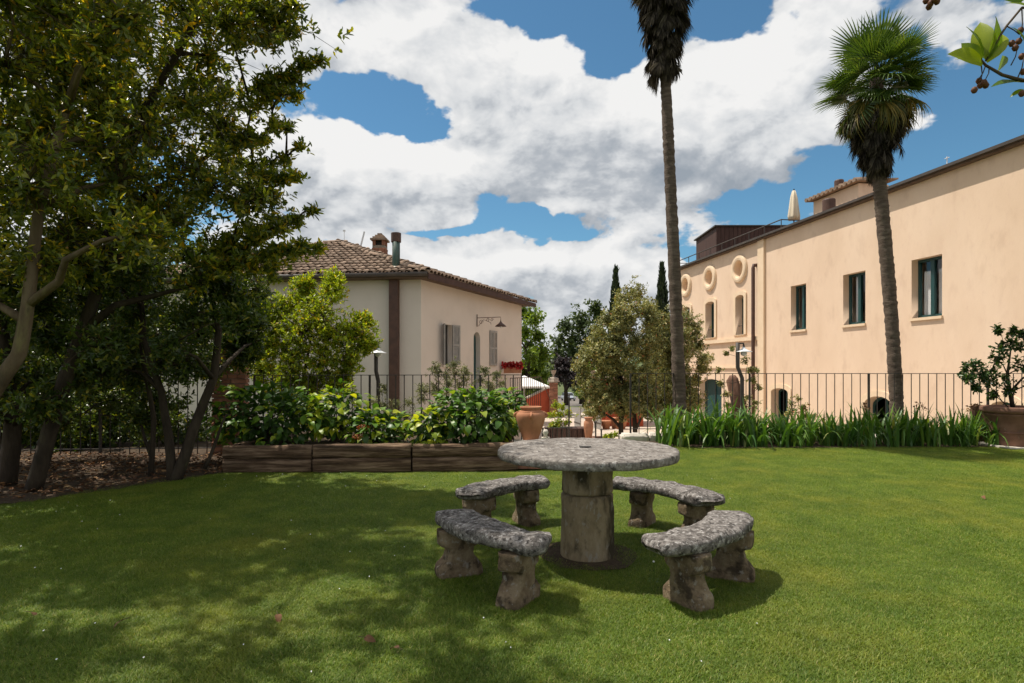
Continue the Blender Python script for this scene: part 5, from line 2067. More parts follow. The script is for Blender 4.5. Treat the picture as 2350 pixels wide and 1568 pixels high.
px_crown('photinia_shrub', 'large olive green shrub growing against the arched villa windows behind the palm', 'shrub', 19.0, pts, 'olive', .085, .038, 8, 100, [(1530, 860), (1560, 880)], group='olive toned shrubs')
for (x_, yt, D, lab) in ((1413, 620, 42, 'dark cypress tip behind the olive green shrub'), (1519, 611, 40, 'dark cypress tip beside the palm trunk')):
    b = P(x_, 845, D)
    ztop_ = HC + (845 - yt) / F * D
    k = 2600
    t_ = rt_.uniform(0, 1, k) ** .8
    H_ = ztop_ - YZ
    rad = (.42 + .5 * np.sin(np.clip(t_, 0, 1) * 3.0)) * (1 - t_) ** .65 * .95
    a = rt_.uniform(0, 6.28, k)
    rr_ = rad * rt_.uniform(.55, 1.05, k)
    ps = np.stack([b.x + rr_ * np.cos(a), D + rr_ * np.sin(a), YZ + .3 + t_ * (H_ - .3)], 1)
    dd = np.stack([np.cos(a) * .35, np.sin(a) * .35, np.ones(k)], 1) + rt_.normal(0, .15, (k, 3))
    v, q = leaf_arrays(ps, dd, np.stack([np.cos(a), np.sin(a), np.zeros(k)], 1) + rt_.normal(0, .4, (k, 3)), rt_.uniform(.25, .5, k), rt_.uniform(.08, .16, k), True)
    t = thing('cypress_tree', lab, 'tree', (b.x, D, YZ), 'cypress trees')
    obj('crown', npmesh('crown', v, q, 'cypress'), t, keep=True)
    obj('trunk', MB().tube([(b.x, D, YZ - .1), (b.x, D, ztop_ - .8)], [.2, .04], 8).mesh('trunk', 'bark', True), t, keep=True)

# --- trees beyond the yard
def far_tree(label, D, ks, y0, y1, leaf, rpx, L, per, group='trees beyond the yard'):
    pts = fill_px(lambda y: interp(y, ks), y0, y1, rpx * .95, rpx)
    xm = sum(q[0] for q in pts) / len(pts)
    zb = ground_z((xm - CX) / F * D, D)
    return px_crown('broadleaf_tree', label, 'tree', D, pts, leaf, L, L * .62, 6, per, [(xm, (y0 + y1) / 2)], 'bark', group, zb, True, False, .22, dj=1.4, r0=.06)


far_tree('light green linden tree behind the pale house corner', 38, [(695, 1170, 1215), (740, 1165, 1240), (800, 1165, 1258), (870, 1170, 1262), (900, 1175, 1255)], 705, 895, 'lime', 24, .24, 62)
far_tree('tall dark green tree standing behind the brick gate pillars', 60, [(700, 1335, 1380), (740, 1290, 1392), (790, 1262, 1395), (850, 1255, 1395), (905, 1265, 1380)], 705, 872, 'farleaf', 26, .38, 60)
far_tree('dark purple leaved tree beside the driveway', 50, [(812, 1285, 1312), (850, 1272, 1325), (900, 1275, 1328)], 820, 880, 'purple', 18, .26, 70)
far_tree('small bright green tree between the driveway and the second pillar', 46, [(845, 1330, 1352), (880, 1325, 1356), (915, 1328, 1358)], 850, 915, 'lime', 15, .2, 60)
for (D, xa, xc, yt, lab) in ((120, 1090, 1280, 775, 'hazy green tree far behind the tiled house'), (125, 1290, 1480, 760, 'hazy green tree far behind the car'), (80, 1470, 1640, 750, 'hazy green tree far behind the second cypress'),
                             (60, 120, 420, 690, 'dark wide tree far behind the tiled house and the arbutus'), (70, -150, 160, 700, 'dark wide tree far behind the shaded railing')):
    far_tree(lab, D, [(yt, xa + 50, xc - 50), (yt + 50, xa, xc), (910, xa, xc)], yt, 905, 'farleaf', 34, .5, 48, 'far trees')

# --- silvery shrubs behind the left railing and small plants behind the right one
pts = fill_px(lambda y: interp(y, [(845, 985, 1060), (880, 965, 1140), (930, 960, 1190), (970, 960, 1190)]), 852, 975, 26, 20)
pts += [(1040, 838, 12), (1005, 848, 12), (1110, 850, 16), (1150, 880, 16), (1140, 860, 14)]
px_crown('silvery_shrub', 'silvery open shrub behind the railing below the house shutters', 'shrub', 12.2, pts, 'silver', .055, .020, 8, 30, [(1020, 900), (1120, 900)], twigs=True, tr=.03, spread=(.4, 1.3), dj=.4, r0=.010)
pts = fill_px(lambda y: interp(y, [(900, 870, 890), (930, 850, 950), (980, 845, 955)]), 905, 985, 24, 18)
px_crown('silvery_shrub', 'small silvery shrub around the foot of the brown house flue', 'shrub', 12.0, pts, 'silver', .055, .020, 8, 30, [(900, 940)], twigs=True, tr=.025, spread=(.4, 1.3), dj=.4, r0=.010)
pts = [(1712, 828, 10), (1722, 850, 12), (1735, 850, 10), (1680, 800, 7), (1668, 812, 6), (1728, 872, 12), (1740, 890, 10), (1715, 915, 10), (1735, 925, 12), (1665, 905, 12), (1655, 880, 9), (1672, 930, 12), (1650, 850, 8)]
px_crown('climbing_plant', 'thin leafy climber growing up around the stump and lamp post', 'plant', 12.6, pts, 'olive', .06, .030, 7, 14, [(1712, 850), (1668, 880)], twigs=True, tr=.018, dj=.2, r0=.008)
pts = [(1815, 925, 12), (1832, 915, 11), (1845, 935, 13), (1822, 945, 14), (1850, 955, 13), (1808, 950, 10), (1868, 955, 8)]
px_crown('rose_bush', 'small rose bush behind the railing below the arched villa door', 'shrub', 12.2, pts, 'olive', .05, .03, 7, 14, [(1830, 940)], twigs=True, tr=.015, dj=.2, r0=.008)
sa, sb_ = P(1700, 1000, 12.8), P(1681, 870, 12.8)
stump = thing('pruned_stump', 'leaning pruned reddish tree stump behind the railing near the drainpipe', 'stump', (sa.x, sa.y, YZ))
me = MB().tube([(sa.x + .05, sa.y, YZ), sa, P(1695, 930, 12.8), sb_, P(1679, 864, 12.8)], [.20, .17, .155, .13, .07], 14).mesh('trunk', 'stump', True)
obj('trunk', roughen(me, .03, 7, 4, .02, 18), stump, keep=True)

# ------------------------------------------------------------------ irises
def iris_leaf(L, w_, bend, tw):
    n = 6
    vv, ff = [], []
    for i in range(n + 1):
        f = i / n
        a = bend * f * f
        x_ = L * (f * math.sin(a * .6))
        z_ = L * f * math.cos(a * .75)
        q = w_ * (1 - f ** 2.6) * (.55 + .45 * min(1, f * 4)) / 2
        c, s_ = math.cos(tw * f), math.sin(tw * f)
        vv += [(x_ - q * s_ * .3, -q * c, z_), (x_ + .25 * q, 0, z_), (x_ + q * s_ * .3, q * c, z_)]
    for i in range(n):
        ff += [(3 * i, 3 * i + 1, 3 * i + 4, 3 * i + 3), (3 * i + 1, 3 * i + 2, 3 * i + 5, 3 * i + 4)]
    return MB().add(vv, ff).mesh('leaf', 'iris', True)


iris_me = [iris_leaf(.56, .046, .25, .3), iris_leaf(.50, .044, .6, -.4), iris_leaf(.60, .044, 1.0, .5), iris_leaf(.46, .040, 1.7, .2), iris_leaf(.40, .044, .15, -.2)]
ri = np.random.default_rng(5)
iris_spots = []
x = 2.75
while x < 9.35:
    for row in range(3):
        yy = 10.22 + row * .27 + ri.normal(0, .05)
        xx = x + ri.normal(0, .06) + (.1 if row == 1 else 0)
        if xx > 8.45 and row == 0:
            continue
        iris_spots.append((xx, yy))
    x += .27
nsp = len(iris_spots)
stemme = MB().tube([(0, 0, 0), (.01, 0, .3), (0, .01, .62)], [.006, .005, .003], 5).mesh('flower_stalk', 'twig')
for k, (xx, yy) in enumerate(iris_spots):
    t = thing('iris_plant', 'sword leaved green iris plant in the bed before the iron fence', 'iris', (xx, yy, .03), 'irises along the fence', ri.uniform(0, 6.28))
    h_ = 1.45 if xx < 4.2 else 1.22 + .10 * math.sin(xx * 3)
    for i in range(int(ri.integers(15, 20))):
        a = ri.uniform(0, 6.28)
        ln = ri.uniform(.03, .42)
        o_ = obj('leaf', iris_me[ri.integers(0, 5)], t, loc=(ri.normal(0, .055), ri.normal(0, .055), -.02), rot=Euler((0, ln, a), 'XYZ'), scale=h_ * ri.uniform(.75, 1.15))
    if ri.random() < .10:
        st = obj('flower_stalk', stemme, t, loc=(0, 0, 0), rot=(ri.normal(0, .1), ri.normal(0, .1), 0), scale=1.15)
        k2 = 14
        v, q = leaf_arrays(np.array([0, 0, .56]) + ri.normal(0, .03, (k2, 3)), ri.normal(0, 1, (k2, 3)), ri.normal(0, 1, (k2, 3)), np.full(k2, .05), np.full(k2, .03), True)
        obj('withered_flower', npmesh('withered_flower', v, q, 'litter'), st)
# pale arching leaves at the near corner of the bed
ar = thing('arching_iris_plant', 'pale arching strap leaves flopping onto the lawn at the iris bed corner', 'iris', (2.95, 10.0, .03))
for (ex, ey, ez_) in ((1590, 1040, .02), (1600, 1020, .1), (1580, 1008, .16), (1570, 1042, .02), (1602, 1000, .2)):
    e = P(ex, ey, 9.7)
    st = Vector((3.0, 10.05, .03))
    pts = []
    vv, ff = [], []
    for i in range(9):
        f = i / 8
        p_ = st.lerp(Vector((e.x + .1, 9.75, .05 + ez_)), f) + Vector((0, 0, .26 * math.sin(f * 2.9)))
        w_ = .017 * (1 - f ** 3)
        vv += [(p_.x, p_.y - w_, p_.z), (p_.x, p_.y, p_.z + .004), (p_.x, p_.y + w_, p_.z)]
    for i in range(8):
        ff += [(3 * i, 3 * i + 1, 3 * i + 4, 3 * i + 3), (3 * i + 1, 3 * i + 2, 3 * i + 5, 3 * i + 4)]
    obj('leaf', MB().add(vv, ff).mesh('leaf', 'iris', True), ar, keep=True)

# ------------------------------------------------------------------ palms
def frond_mesh(name, mat, pet, blade, nseg, spread, droop, seed, fold=.15, w_=.028):
    r = np.random.default_rng(seed)
    mb_ = MB()
    # petiole
    mb_.tube([(0, 0, 0), (pet * .5, 0, .02), (pet, 0, 0)], [.012, .009, .008], 4)
    for i in range(nseg):
        f = (i + .5) / nseg * 2 - 1
        a = f * spread
        L = blade * (1 - .28 * abs(f) ** 1.5) * r.uniform(.9, 1.08)
        lift = fold * blade * abs(f)
        dirv_ = Vector((math.cos(a), math.sin(a), lift / max(blade, .01) * .5))
        sd = Vector((-math.sin(a), math.cos(a), 0))
        nq = 5
        vv, ff = [], []
        dr = droop * r.uniform(.6, 1.4)
        for j in range(nq + 1):
            g_ = j / nq
            p_ = Vector((pet, 0, 0)) + dirv_ * L * g_ + Vector((0, 0, -dr * L * g_ ** 2.4)) - dirv_ * dr * .3 * L * g_ ** 3
            q = w_ / 2 * (.25 + 2.2 * g_ if g_ < .35 else (1.02 * (1 - ((g_ - .35) / .65) ** 2.2) + .03))
            vv += [p_ + sd * q, p_ + Vector((0, 0, -q * .7)), p_ - sd * q]
        for j in range(nq):
            ff += [(3 * j, 3 * j + 1, 3 * j + 4, 3 * j + 3), (3 * j + 1, 3 * j + 2, 3 * j + 5, 3 * j + 4)]
        mb_.add(vv, ff)
    return mb_.mesh(name, mat)


green = [frond_mesh('frond', 'palmleaf', .50, .66, 30, 1.75, .12, 1), frond_mesh('frond', 'palmleaf', .48, .70, 30, 1.85, .30, 2), frond_mesh('frond', 'palmleaf', .55, .62, 28, 1.65, .06, 3)]
yelo = [frond_mesh('frond', 'palmyel', .50, .62, 28, 1.5, .5, 4), frond_mesh('frond', 'palmyel', .50, .58, 26, 1.2, .7, 5)]
dead = [frond_mesh('dead_frond', 'palmdead', .42, .55, 26, .55, .25, 6, .5, .03), frond_mesh('dead_frond', 'palmdead', .38, .62, 26, .40, .15, 7, .6, .028), frond_mesh('dead_frond', 'palmdead', .45, .50, 22, .8, .4, 8, .4, .03)]
# the blades of collapsed dead fronds hang in bundles
rp = np.random.default_rng(9)


def palm(label, pts_px, D, r0_, r1_, crown_pt, nsk, sk_len, gspec, mat='palmbark', ringy=.05, sk_el=(-58, -76), sk_s=(1.0, .55)):
    stem = [P(x, y, D) for x, y in pts_px]
    fine, rad = [], []
    n = 26
    k = len(stem) - 1
    for i in range(k):
        for j in range(n):
            f = (i + j / n) / k
            a, b = stem[i], stem[i + 1]
            pa, pb = stem[max(i - 1, 0)], stem[min(i + 2, k)]
            t_ = j / n
            q = (a * 2 + (b - pa) * t_ + (pa * 2 - a * 5 + b * 4 - pb) * t_ ** 2 + (-pa + a * 3 - b * 3 + pb) * t_ ** 3) / 2
            fine.append(q)
            rad.append((r0_ + (r1_ - r0_) * f) * (1 + ringy * math.sin(len(fine) * 2.1) + rp.normal(0, .025)))
    fine.append(stem[-1])
    rad.append(r1_)
    t = thing('fan_palm', label, 'palm', (stem[0].x, D, 0), 'fan palms')
    me = MB().tube(fine, rad, 18).mesh('trunk', mat, True)
    obj('trunk', roughen(me, .012, 14, D, .006, 40), t, keep=True)
    c = Vector(crown_pt)

    def add(mesh_list, nm, pos, az, el, s_, roll=0.0):
        o_ = obj(nm, mesh_list[rp.integers(0, len(mesh_list))], t)
        o_.matrix_parent_inverse = Matrix.Translation(-t.location)
        o_.location = pos
        o_.rotation_euler = (Matrix.Rotation(az, 3, 'Z') @ Matrix.Rotation(-el, 3, 'Y') @ Matrix.Rotation(roll, 3, 'X')).to_euler()
        o_.scale = (s_, s_, s_)
    ga = 0.0
    for (lst, nm, cnt, el0, el1, s_, dz) in gspec:
        for i in range(cnt):
            ga += 2.399963
            el = math.radians(rp.uniform(el0, el1))
            add(lst, nm, c + Vector((.05 * math.cos(ga), .05 * math.sin(ga), dz + rp.normal(0, .05))), ga, el, s_ * rp.uniform(.88, 1.1), rp.normal(0, .25))
    # skirt of dead fronds hanging along the trunk below the crown
    for i in range(nsk):
        f = (i / nsk) ** 1.25
        ga += 2.399963
        z_ = c.z - .12 - f * sk_len
        best = min(fine, key=lambda q: abs(q.z - z_))
        el = math.radians(sk_el[0] + (sk_el[1] - sk_el[0]) * f + rp.normal(0, 6))
        add(dead, 'dead_frond', best + Vector((.06 * math.cos(ga), .06 * math.sin(ga), 0)), ga, el, (sk_s[0] + (sk_s[1] - sk_s[0]) * f) * rp.uniform(.8, 1.12), rp.normal(0, .4))
    return t


cr = P(2012, 185, 11.3)
palm('fan palm with green crown and brown skirt in front of the villa windows', [(2060, 1010), (2056, 900), (2048, 760), (2036, 610), (2024, 480), (2016, 380), (2012, 250), (2012, 180)], 11.3, .118, .115, cr, 150, 1.25,
     [(green, 'frond', 9, 55, 84, 1.0, .0), (green, 'frond', 15, 15, 55, .95, -.06), (green, 'frond', 12, -15, 35, .68, -.05), (green, 'frond', 20, -25, 15, .93, -.08), (green, 'frond', 10, -50, -18, .93, -.16), (yelo, 'frond', 10, -55, -22, .95, -.2), (yelo, 'frond', 16, -66, -35, .95, -.25)], 'palmbark', .03, (-58, -80), (1.05, .7))
cl_ = P(1519, -150, 11.2)
palm('tall fan palm with ringed trunk and thick dead skirt beside the olive shrub', [(1562, 1010), (1557, 850), (1549, 650), (1539, 430), (1531, 260), (1525, 110), (1519, -160)], 11.2, .128, .088, cl_, 190, 2.3,
     [(green, 'frond', 22, -10, 80, 1.05, .0), (yelo, 'frond', 14, -55, -15, 1.0, -.15)], 'palmbark', .045, (-52, -74), (1.05, .62))

# ------------------------------------------------------------------ potted citrus and pots
pcx_, pcy_ = gp_(2336, 10.2), 10.25
pot = thing('large_terracotta_pot', 'large dark terracotta pot holding the citrus tree at the end of the iris bed', 'pot', (pcx_, pcy_, .02))
hpot = HC - (935 - 845) / F * 10.0 - .02
prof = [(.33, .0), (.34, .02), (.37, .22), (.375, .23), (.39, .235), (.39, .25), (.378, .255), (.43, hpot - .16), (.445, hpot - .15), (.445, hpot - .125), (.435, hpot - .115), (.485, hpot - .10), (.50, hpot - .06), (.49, hpot - .01), (.46, hpot), (.42, hpot - .01), (.40, hpot - .1), (.2, hpot - .1)]
obj('body', roughen(autosmooth(MB().lathe(prof, (0, 0, 0), 48).mesh('body', 'terraold', True), 60), .003, 7, 1), pot)
obj('earth', MB().lathe([(.40, hpot - .09), (.1, hpot - .06)], (0, 0, 0), 24).mesh('earth', 'soil', True), pot)
obj('base_slab', MB().box((0, 0, -.005), (.86, .80, .04)).mesh('base_slab', 'whitestone'), pot)
cl = []
for (px_, py_, r_) in ((2215, 850, .12), (2235, 835, .14), (2250, 862, .16), (2275, 850, .18), (2290, 825, .17), (2270, 880, .14), (2300, 865, .2), (2300, 800, .12), (2318, 785, .13), (2325, 760, .1), (2290, 760, .07), (2340, 800, .15), (2345, 840, .2),
                       (2370, 780, .16), (2390, 830, .2), (2400, 870, .18), (2360, 880, .18), (2310, 895, .13), (2345, 765, .09), (2420, 800, .14), (2225, 870, .1), (2240, 890, .07), (2280, 905, .08)):
    q = P(px_, py_, 10.2 + rt_.uniform(-.25, .25))
    cl.append(((q.x, q.y, q.z), (r_, r_, r_)))
tb = P(2322, 940, 10.25)
foliage('citrus_tree', 'small dark leaved citrus tree growing in the large terracotta pot', 'tree', (pcx_, pcy_, hpot), [([(tb.x + .04, 10.25, hpot - .1), P(2318, 900, 10.25), P(2312, 860, 10.25), P(2320, 800, 10.2)], [.038, .032, .024, .01]),
        ([P(2318, 900, 10.25), P(2345, 870, 10.2), P(2375, 850, 10.2)], [.022, .016, .01])], cl, 'citrus', .075, .040, 6, 15, 'bark', None, rt_, r0=.010, spread=(.4, 1.4), up=.3)
p2x, p2y = gp_(2268, 10.75), 10.8
pot2 = thing('broad_terracotta_pot', 'broad mossy terracotta pot standing behind the large citrus pot', 'pot', (p2x + .08, p2y, .02))
h2 = HC - (935 - 845) / F * 10.7
obj('body', roughen(autosmooth(MB().lathe([(.22, 0), (.27, .3), (.29, h2 - .05), (.30, h2 - .02), (.28, h2), (.24, h2), (.22, h2 - .1)], (0, 0, 0), 36).mesh('body', 'terraold', True), 60), .003, 7, 5), pot2)
obj('earth', MB().lathe([(.235, h2 - .07), (.05, h2 - .05)], (0, 0, 0), 20).mesh('earth', 'soil'), pot2)

# ------------------------------------------------------------------ lamp posts
def lamp_post(label, D, px_top, py_top, side, px_dish, py_dish, kink):
    """bent steel pole with a flat enamel dish lamp"""
    top = P(px_top, py_top, D)
    dish = P(px_dish, py_dish, D)
    t = thing('garden_lamp_post', label, 'lamp post', (top.x, D, YZ), 'dish lamp posts')
    pts = [Vector((P(kink[-1][0], 845, D).x, D, YZ))] + [P(x, y, D) for x, y in reversed(kink)] + [top]
    obj('pole', MB().tube(pts, .042, 10).mesh('pole', 'gutter', True), t, keep=True)
    obj('arm', MB().tube([top - Vector((0, 0, .02)), Vector((dish.x, D, top.z - .02))], .018, 6).mesh('arm', 'gutter'), t, keep=True)
    obj('hanger', MB().tube([Vector((dish.x - .01, D, top.z - .02)), Vector((dish.x, D, dish.z + .14)), Vector((dish.x, D, dish.z + .05))], [.014, .02, .03], 6).mesh('hanger', 'gutter', True), t, keep=True)
    obj('dish', MB().lathe([(.170, 0), (.166, .010), (.09, .038), (.04, .072), (.02, .11)], dish, 28).mesh('dish', 'lampwhite', True), t, keep=True)
    obj('globe', MB().lathe([(.02, -.085), (.055, -.065), (.068, -.03), (.055, .005)], dish, 16).mesh('globe', 'lampwhite', True), t, keep=True)
    return t


lamp_post('dish lamp post on a bent pole in front of the brown house flue', 12.0, 863, 786, 1, 868, 811, [(863, 852), (868, 875), (868, 960)])
lamp_post('dish lamp post on a bent pole in front of the villa string courses', 12.4, 1693, 786, 1, 1707, 808, [(1693, 843), (1703, 868), (1703, 960)])

# ================================================================== YARD
# red boundary wall with sloping coping and the two brick gate pillars
rwl = thing('red_boundary_wall', 'red plastered wall with sloping pale coping beside the far brick pillar', 'wall', (1.6, 36, YZ))
a, b = P(1208, 912, 35.8), P(1264, 888, 36.2)
mb = MB()
mb.add([(a.x, a.y, YZ), (b.x, b.y, YZ), (b.x, b.y, b.z), (a.x, a.y, a.z - .1), (a.x, a.y + .3, YZ), (b.x, b.y + .3, YZ), (b.x, b.y + .3, b.z), (a.x, a.y + .3, a.z - .1)],
       [(0, 1, 2, 3), (7, 6, 5, 4), (0, 3, 7, 4), (1, 5, 6, 2), (3, 2, 6, 7)])
obj('wall', mb.mesh('wall', 'red'), rwl, keep=True)
obj('coping', MB().beam(Vector((a.x, a.y + .15, a.z - .05)), Vector((b.x, b.y + .15, b.z + .05)), .42, .09).mesh('coping', 'urn'), rwl, keep=True)


def yard_pillar(label, px_, D, w_):
    c = P(px_, 866, D)
    t = thing('yard_gate_pillar', label, 'pillar', (c.x, D, YZ), 'brick pillars of the yard gate')
    H = c.z - YZ
    obj('shaft', MB().box((0, 0, H / 2 - .15), (w_, w_, H - .3)).mesh('shaft', 'mortar'), t)
    for j in range(int((H - .32) / .078)):
        for i in range(2):
            for sd in (0, 1, 3):
                q = Matrix.Rotation(sd * math.pi / 2, 3, 'Z') @ Vector(((-.25 + i * .5) * w_ + (.02 if j % 2 else -.02), -w_ / 2 + .04, .04 + j * .078))
                obj('brick', brick_me, t, loc=q, rot=(0, 0, sd * math.pi / 2), scale=(w_ * .5 / .25, 1, 1))
    obj('cap', MB().lathe([(w_ * .80, 0), (w_ * .80, .07), (w_ * .70, .10), (w_ * .66, .24), (w_ * .4, .30)], (0, 0, H - .30), 4).mesh('cap', 'urn'), t)
    u = thing('pillar_urn', 'small stone urn on the ' + ('brick pillar beside the red wall' if px_ < 1300 else 'brick pillar behind the olive shrub'), 'urn', (c.x, D, c.z))
    obj('bowl', MB().lathe([(.10, -.02), (.05, .05), (.05, .12), (.10, .2), (.15, .30), (.17, .42), (.20, .43), (.12, .43)], (0, 0, 0), 14).mesh('bowl', 'urn', True), u)
    obj('foot', MB().box((0, 0, .0), (.24, .24, .05)).mesh('foot', 'urn'), u)


yard_pillar('brick gate pillar at the end of the red boundary wall', 1270, 36, .47)
yard_pillar('brick gate pillar half hidden by the olive green shrub', 1361, 36, .47)
# red outbuilding
ro = thing('red_outbuilding', 'low red plastered outbuilding behind the large olive shrub', 'building', (6, 31, YZ))
xa, xc = gp_(1379, 30.5), gp_(1470, 30.5)
obj('wall', MB().box(((xa + xc) / 2, 32, -.45), (xc - xa, 3.0, 2.4)).mesh('wall', 'red'), ro, keep=True)
obj('roof', MB().box(((xa + xc) / 2, 32, .82), (xc - xa + .4, 3.4, .12)).mesh('roof', 'tile'), ro, keep=True)
for i in range(3):
    obj('pier', MB().box((xa + .35 + i * .85, 30.4, YZ + .55), (.22, .2, 1.1)).mesh('pier', 'red'), ro, keep=True)
# grey slatted gate leaves with sloping tops
for (x0, x1, t0, t1, bt, lab) in ((1318, 1332, 955, 931, 981, 'narrow grey slatted gate leaf with sloping top, standing open on the drive'), (1363, 1379, 962, 940, 982, 'grey solid gate leaf with sloping top next to the red outbuilding')):
    D = 29.5
    t = thing('gate_leaf', lab, 'gate', (gp_((x0 + x1) / 2, D), D, YZ))
    nsl = 7
    for i in range(nsl):
        f0_, f1_ = i / nsl, (i + .86) / nsl
        xa_, xb_ = gp_(x0 + (x1 - x0) * f0_, D), gp_(x0 + (x1 - x0) * f1_, D)
        za, zb = P(0, t0 + (t1 - t0) * f0_, D).z, P(0, t0 + (t1 - t0) * f1_, D).z
        ya, yb_ = D - f0_ * 1.0, D - f1_ * 1.0
        xa_, xb_ = xa_ * ya / D, xb_ * yb_ / D
        mb = MB()
        mb.add([(xa_, ya, YZ), (xb_, yb_, YZ), (xb_, yb_, zb), (xa_, ya, za), (xa_ + .04, ya + .01, YZ), (xb_ + .04, yb_ + .01, YZ), (xb_ + .04, yb_ + .01, zb), (xa_ + .04, ya + .01, za)],
               [(0, 1, 2, 3), (7, 6, 5, 4), (0, 3, 7, 4), (1, 5, 6, 2), (3, 2, 6, 7)])
        obj('slat', mb.mesh('slat', 'shutter'), t, keep=True)
    obj('rail', MB().beam((gp_(x0, D), D + .03, YZ + .3), (gp_(x1, D) * (D - 1) / D, D - 1 + .03, YZ + .3), .03, .06).mesh('rail', 'gutter'), t, keep=True)
# parasol on the yard terrace
pq = P(1203, 862, 32)
op = thing('open_white_parasol', 'open white canvas parasol beyond the corner of the tiled house', 'parasol', (pq.x, 32, YZ))
zr = P(0, 887, 30.7).z
hw = 1.3
mb = MB()
mb.add([(pq.x, 32, pq.z), (pq.x - hw, 32 - hw, zr), (pq.x + hw, 32 - hw, zr), (pq.x + hw, 32 + hw, zr), (pq.x - hw, 32 + hw, zr)], [(0, 1, 2), (0, 2, 3), (0, 3, 4), (0, 4, 1)])
z2 = zr - .10
mb.add([(pq.x - hw, 32 - hw, zr), (pq.x + hw, 32 - hw, zr), (pq.x + hw, 32 + hw, zr), (pq.x - hw, 32 + hw, zr), (pq.x - hw, 32 - hw, z2), (pq.x + hw, 32 - hw, z2), (pq.x + hw, 32 + hw, z2), (pq.x - hw, 32 + hw, z2)],
       [(0, 4, 5, 1), (1, 5, 6, 2), (2, 6, 7, 3), (3, 7, 4, 0)])
obj('canopy', mb.mesh('canopy', 'white'), op, keep=True)
obj('pole', MB().tube([(pq.x, 32, YZ), (pq.x, 32, pq.z)], .035, 8).mesh('pole', 'lampwhite'), op, keep=True)
for sx in (-1, 1):
    for sy in (-1, 1):
        obj('rib', MB().tube([(pq.x, 32, pq.z - .05), (pq.x + sx * hw, 32 + sy * hw, zr - .03)], .018, 5).mesh('rib', 'lampwhite'), op, keep=True)
dl = P(1242, 874, 40)
lp2 = thing('yard_lamp', 'small white dish lamp on a thin pole behind the white parasol', 'lamp post', (dl.x, 40, YZ))
obj('pole', MB().tube([(dl.x, 40, YZ), (dl.x, 40, dl.z + .45)], .03, 6).mesh('pole', 'gutter'), lp2, keep=True)
obj('dish', MB().lathe([(.30, 0), (.10, .10), (.03, .25)], dl, 18).mesh('dish', 'lampwhite', True), lp2, keep=True)
# orange jar, box planter, pots and shrubs in the gap at the head of the steps
bx = thing('brown_box_planter', 'long dark brown box planter behind the low handrail', 'planter', (gp_(1298, 13.2), 13.2, YZ))
xa, xc = gp_(1250, 13.2), gp_(1346, 13.2)
for i in range(8):
    w_ = (xc - xa) / 8
    obj('board', MB().box((xa + w_ * (i + .5), 13.2, YZ / 2 + .01), (w_ - .012, .45, -YZ + .06)).mesh('board', 'rust'), bx, keep=True)
jb = P(1348, 1010, 13.0)
oj = thing('orange_terracotta_jar', 'small bright orange terracotta jar on the brown box planter end', 'jar', (jb.x, 12.8, -.28))
s_ = (P(0, 958, 12.8).z + .28) / .5
prof = [(.06, 0), (.075, .01), (.07, .10), (.085, .19), (.105, .30), (.108, .37), (.095, .42), (.075, .44), (.07, .455), (.085, .48), (.088, .50), (.06, .50)]
obj('body', MB().lathe([(r, z * s_) for r, z in prof], (0, 0, 0), 24).mesh('body', 'terra', True), oj)
obj('rim', MB().lathe([(.086, .475 * s_), (.094, .485 * s_), (.090, .503 * s_), (.07, .503 * s_)], (0, 0, 0), 24).mesh('rim', 'terra', True), oj)
obj('stand', MB().box((0, 0, (YZ + .28) / 2), (.2, .2, -YZ - .28)).mesh('stand', 'mortar'), oj)
pts = fill_px(lambda y: interp(y, [(930, 1266, 1296), (945, 1258, 1308), (975, 1258, 1314), (990, 1260, 1305)]), 936, 984, 16, 12)
px_crown('planter_shrub', 'round green shrub growing out of the brown box planter', 'shrub', 13.3, pts, 'bright', .055, .03, 7, 24, [(1285, 960)], zbase=-.2, tr=.02, dj=.15, r0=.008)
pts = [(1352, 935, 12), (1370, 928, 13), (1388, 935, 13), (1365, 945, 12), (1350, 948, 9), (1400, 945, 10), (1382, 950, 10)]
px_crown('potted_shrub', 'yellow green potted shrub in front of the grey solid gate leaf', 'shrub', 18.0, pts, 'silver', .08, .035, 7, 26, [(1368, 945)], zbase=-.85, tr=.025, dj=.2, r0=.01)
pq = P(1366, 975, 18)
pt3 = thing('yard_terracotta_pot', 'pale brown terracotta pot of the yellow green shrub on the drive', 'pot', (gp_(1368, 18), 18, YZ))
obj('body', MB().lathe([(.16, 0), (.22, .4), (.23, .78), (.25, .80), (.25, .88), (.2, .88)], (0, 0, 0), 20).mesh('body', 'terraold', True), pt3)
obj('rim', MB().lathe([(.25, .80), (.27, .82), (.27, .88), (.24, .90)], (0, 0, 0), 20).mesh('rim', 'terraold', True), pt3)
for (px_, D, h_, r_, lab) in ((1391, 29.0, .42, .26, 'small orange pot beside the grey solid gate leaf'), (1411, 29.2, .55, .22, 'tall narrow orange pot before the red outbuilding'), (1424, 29.0, .40, .34, 'broad orange pot before the red outbuilding')):
    t = thing('orange_pot', lab, 'pot', (gp_(px_, D), D, YZ), 'orange pots by the red outbuilding')
    obj('body', MB().lathe([(r_ * .65, 0), (r_ * .9, h_ * .8), (r_, h_ * .82), (r_, h_), (r_ * .8, h_)], (0, 0, 0), 18).mesh('body', 'terra', True), t)
    obj('earth', MB().lathe([(r_ * .8, h_ - .04), (.03, h_ - .02)], (0, 0, 0), 14).mesh('earth', 'soil'), t)
wf = thing('white_stone_finial', 'small white stone finial between the oil jar and the handrail', 'finial', (gp_(1252, 10.6), 10.6, 0))
zt_ = P(0, 986, 10.6).z
obj('knob', MB().lathe([(.05, zt_ - .14), (.03, zt_ - .10), (.055, zt_ - .05), (.03, zt_)], (0, 0, 0), 14).mesh('knob', 'whitestone', True), wf)
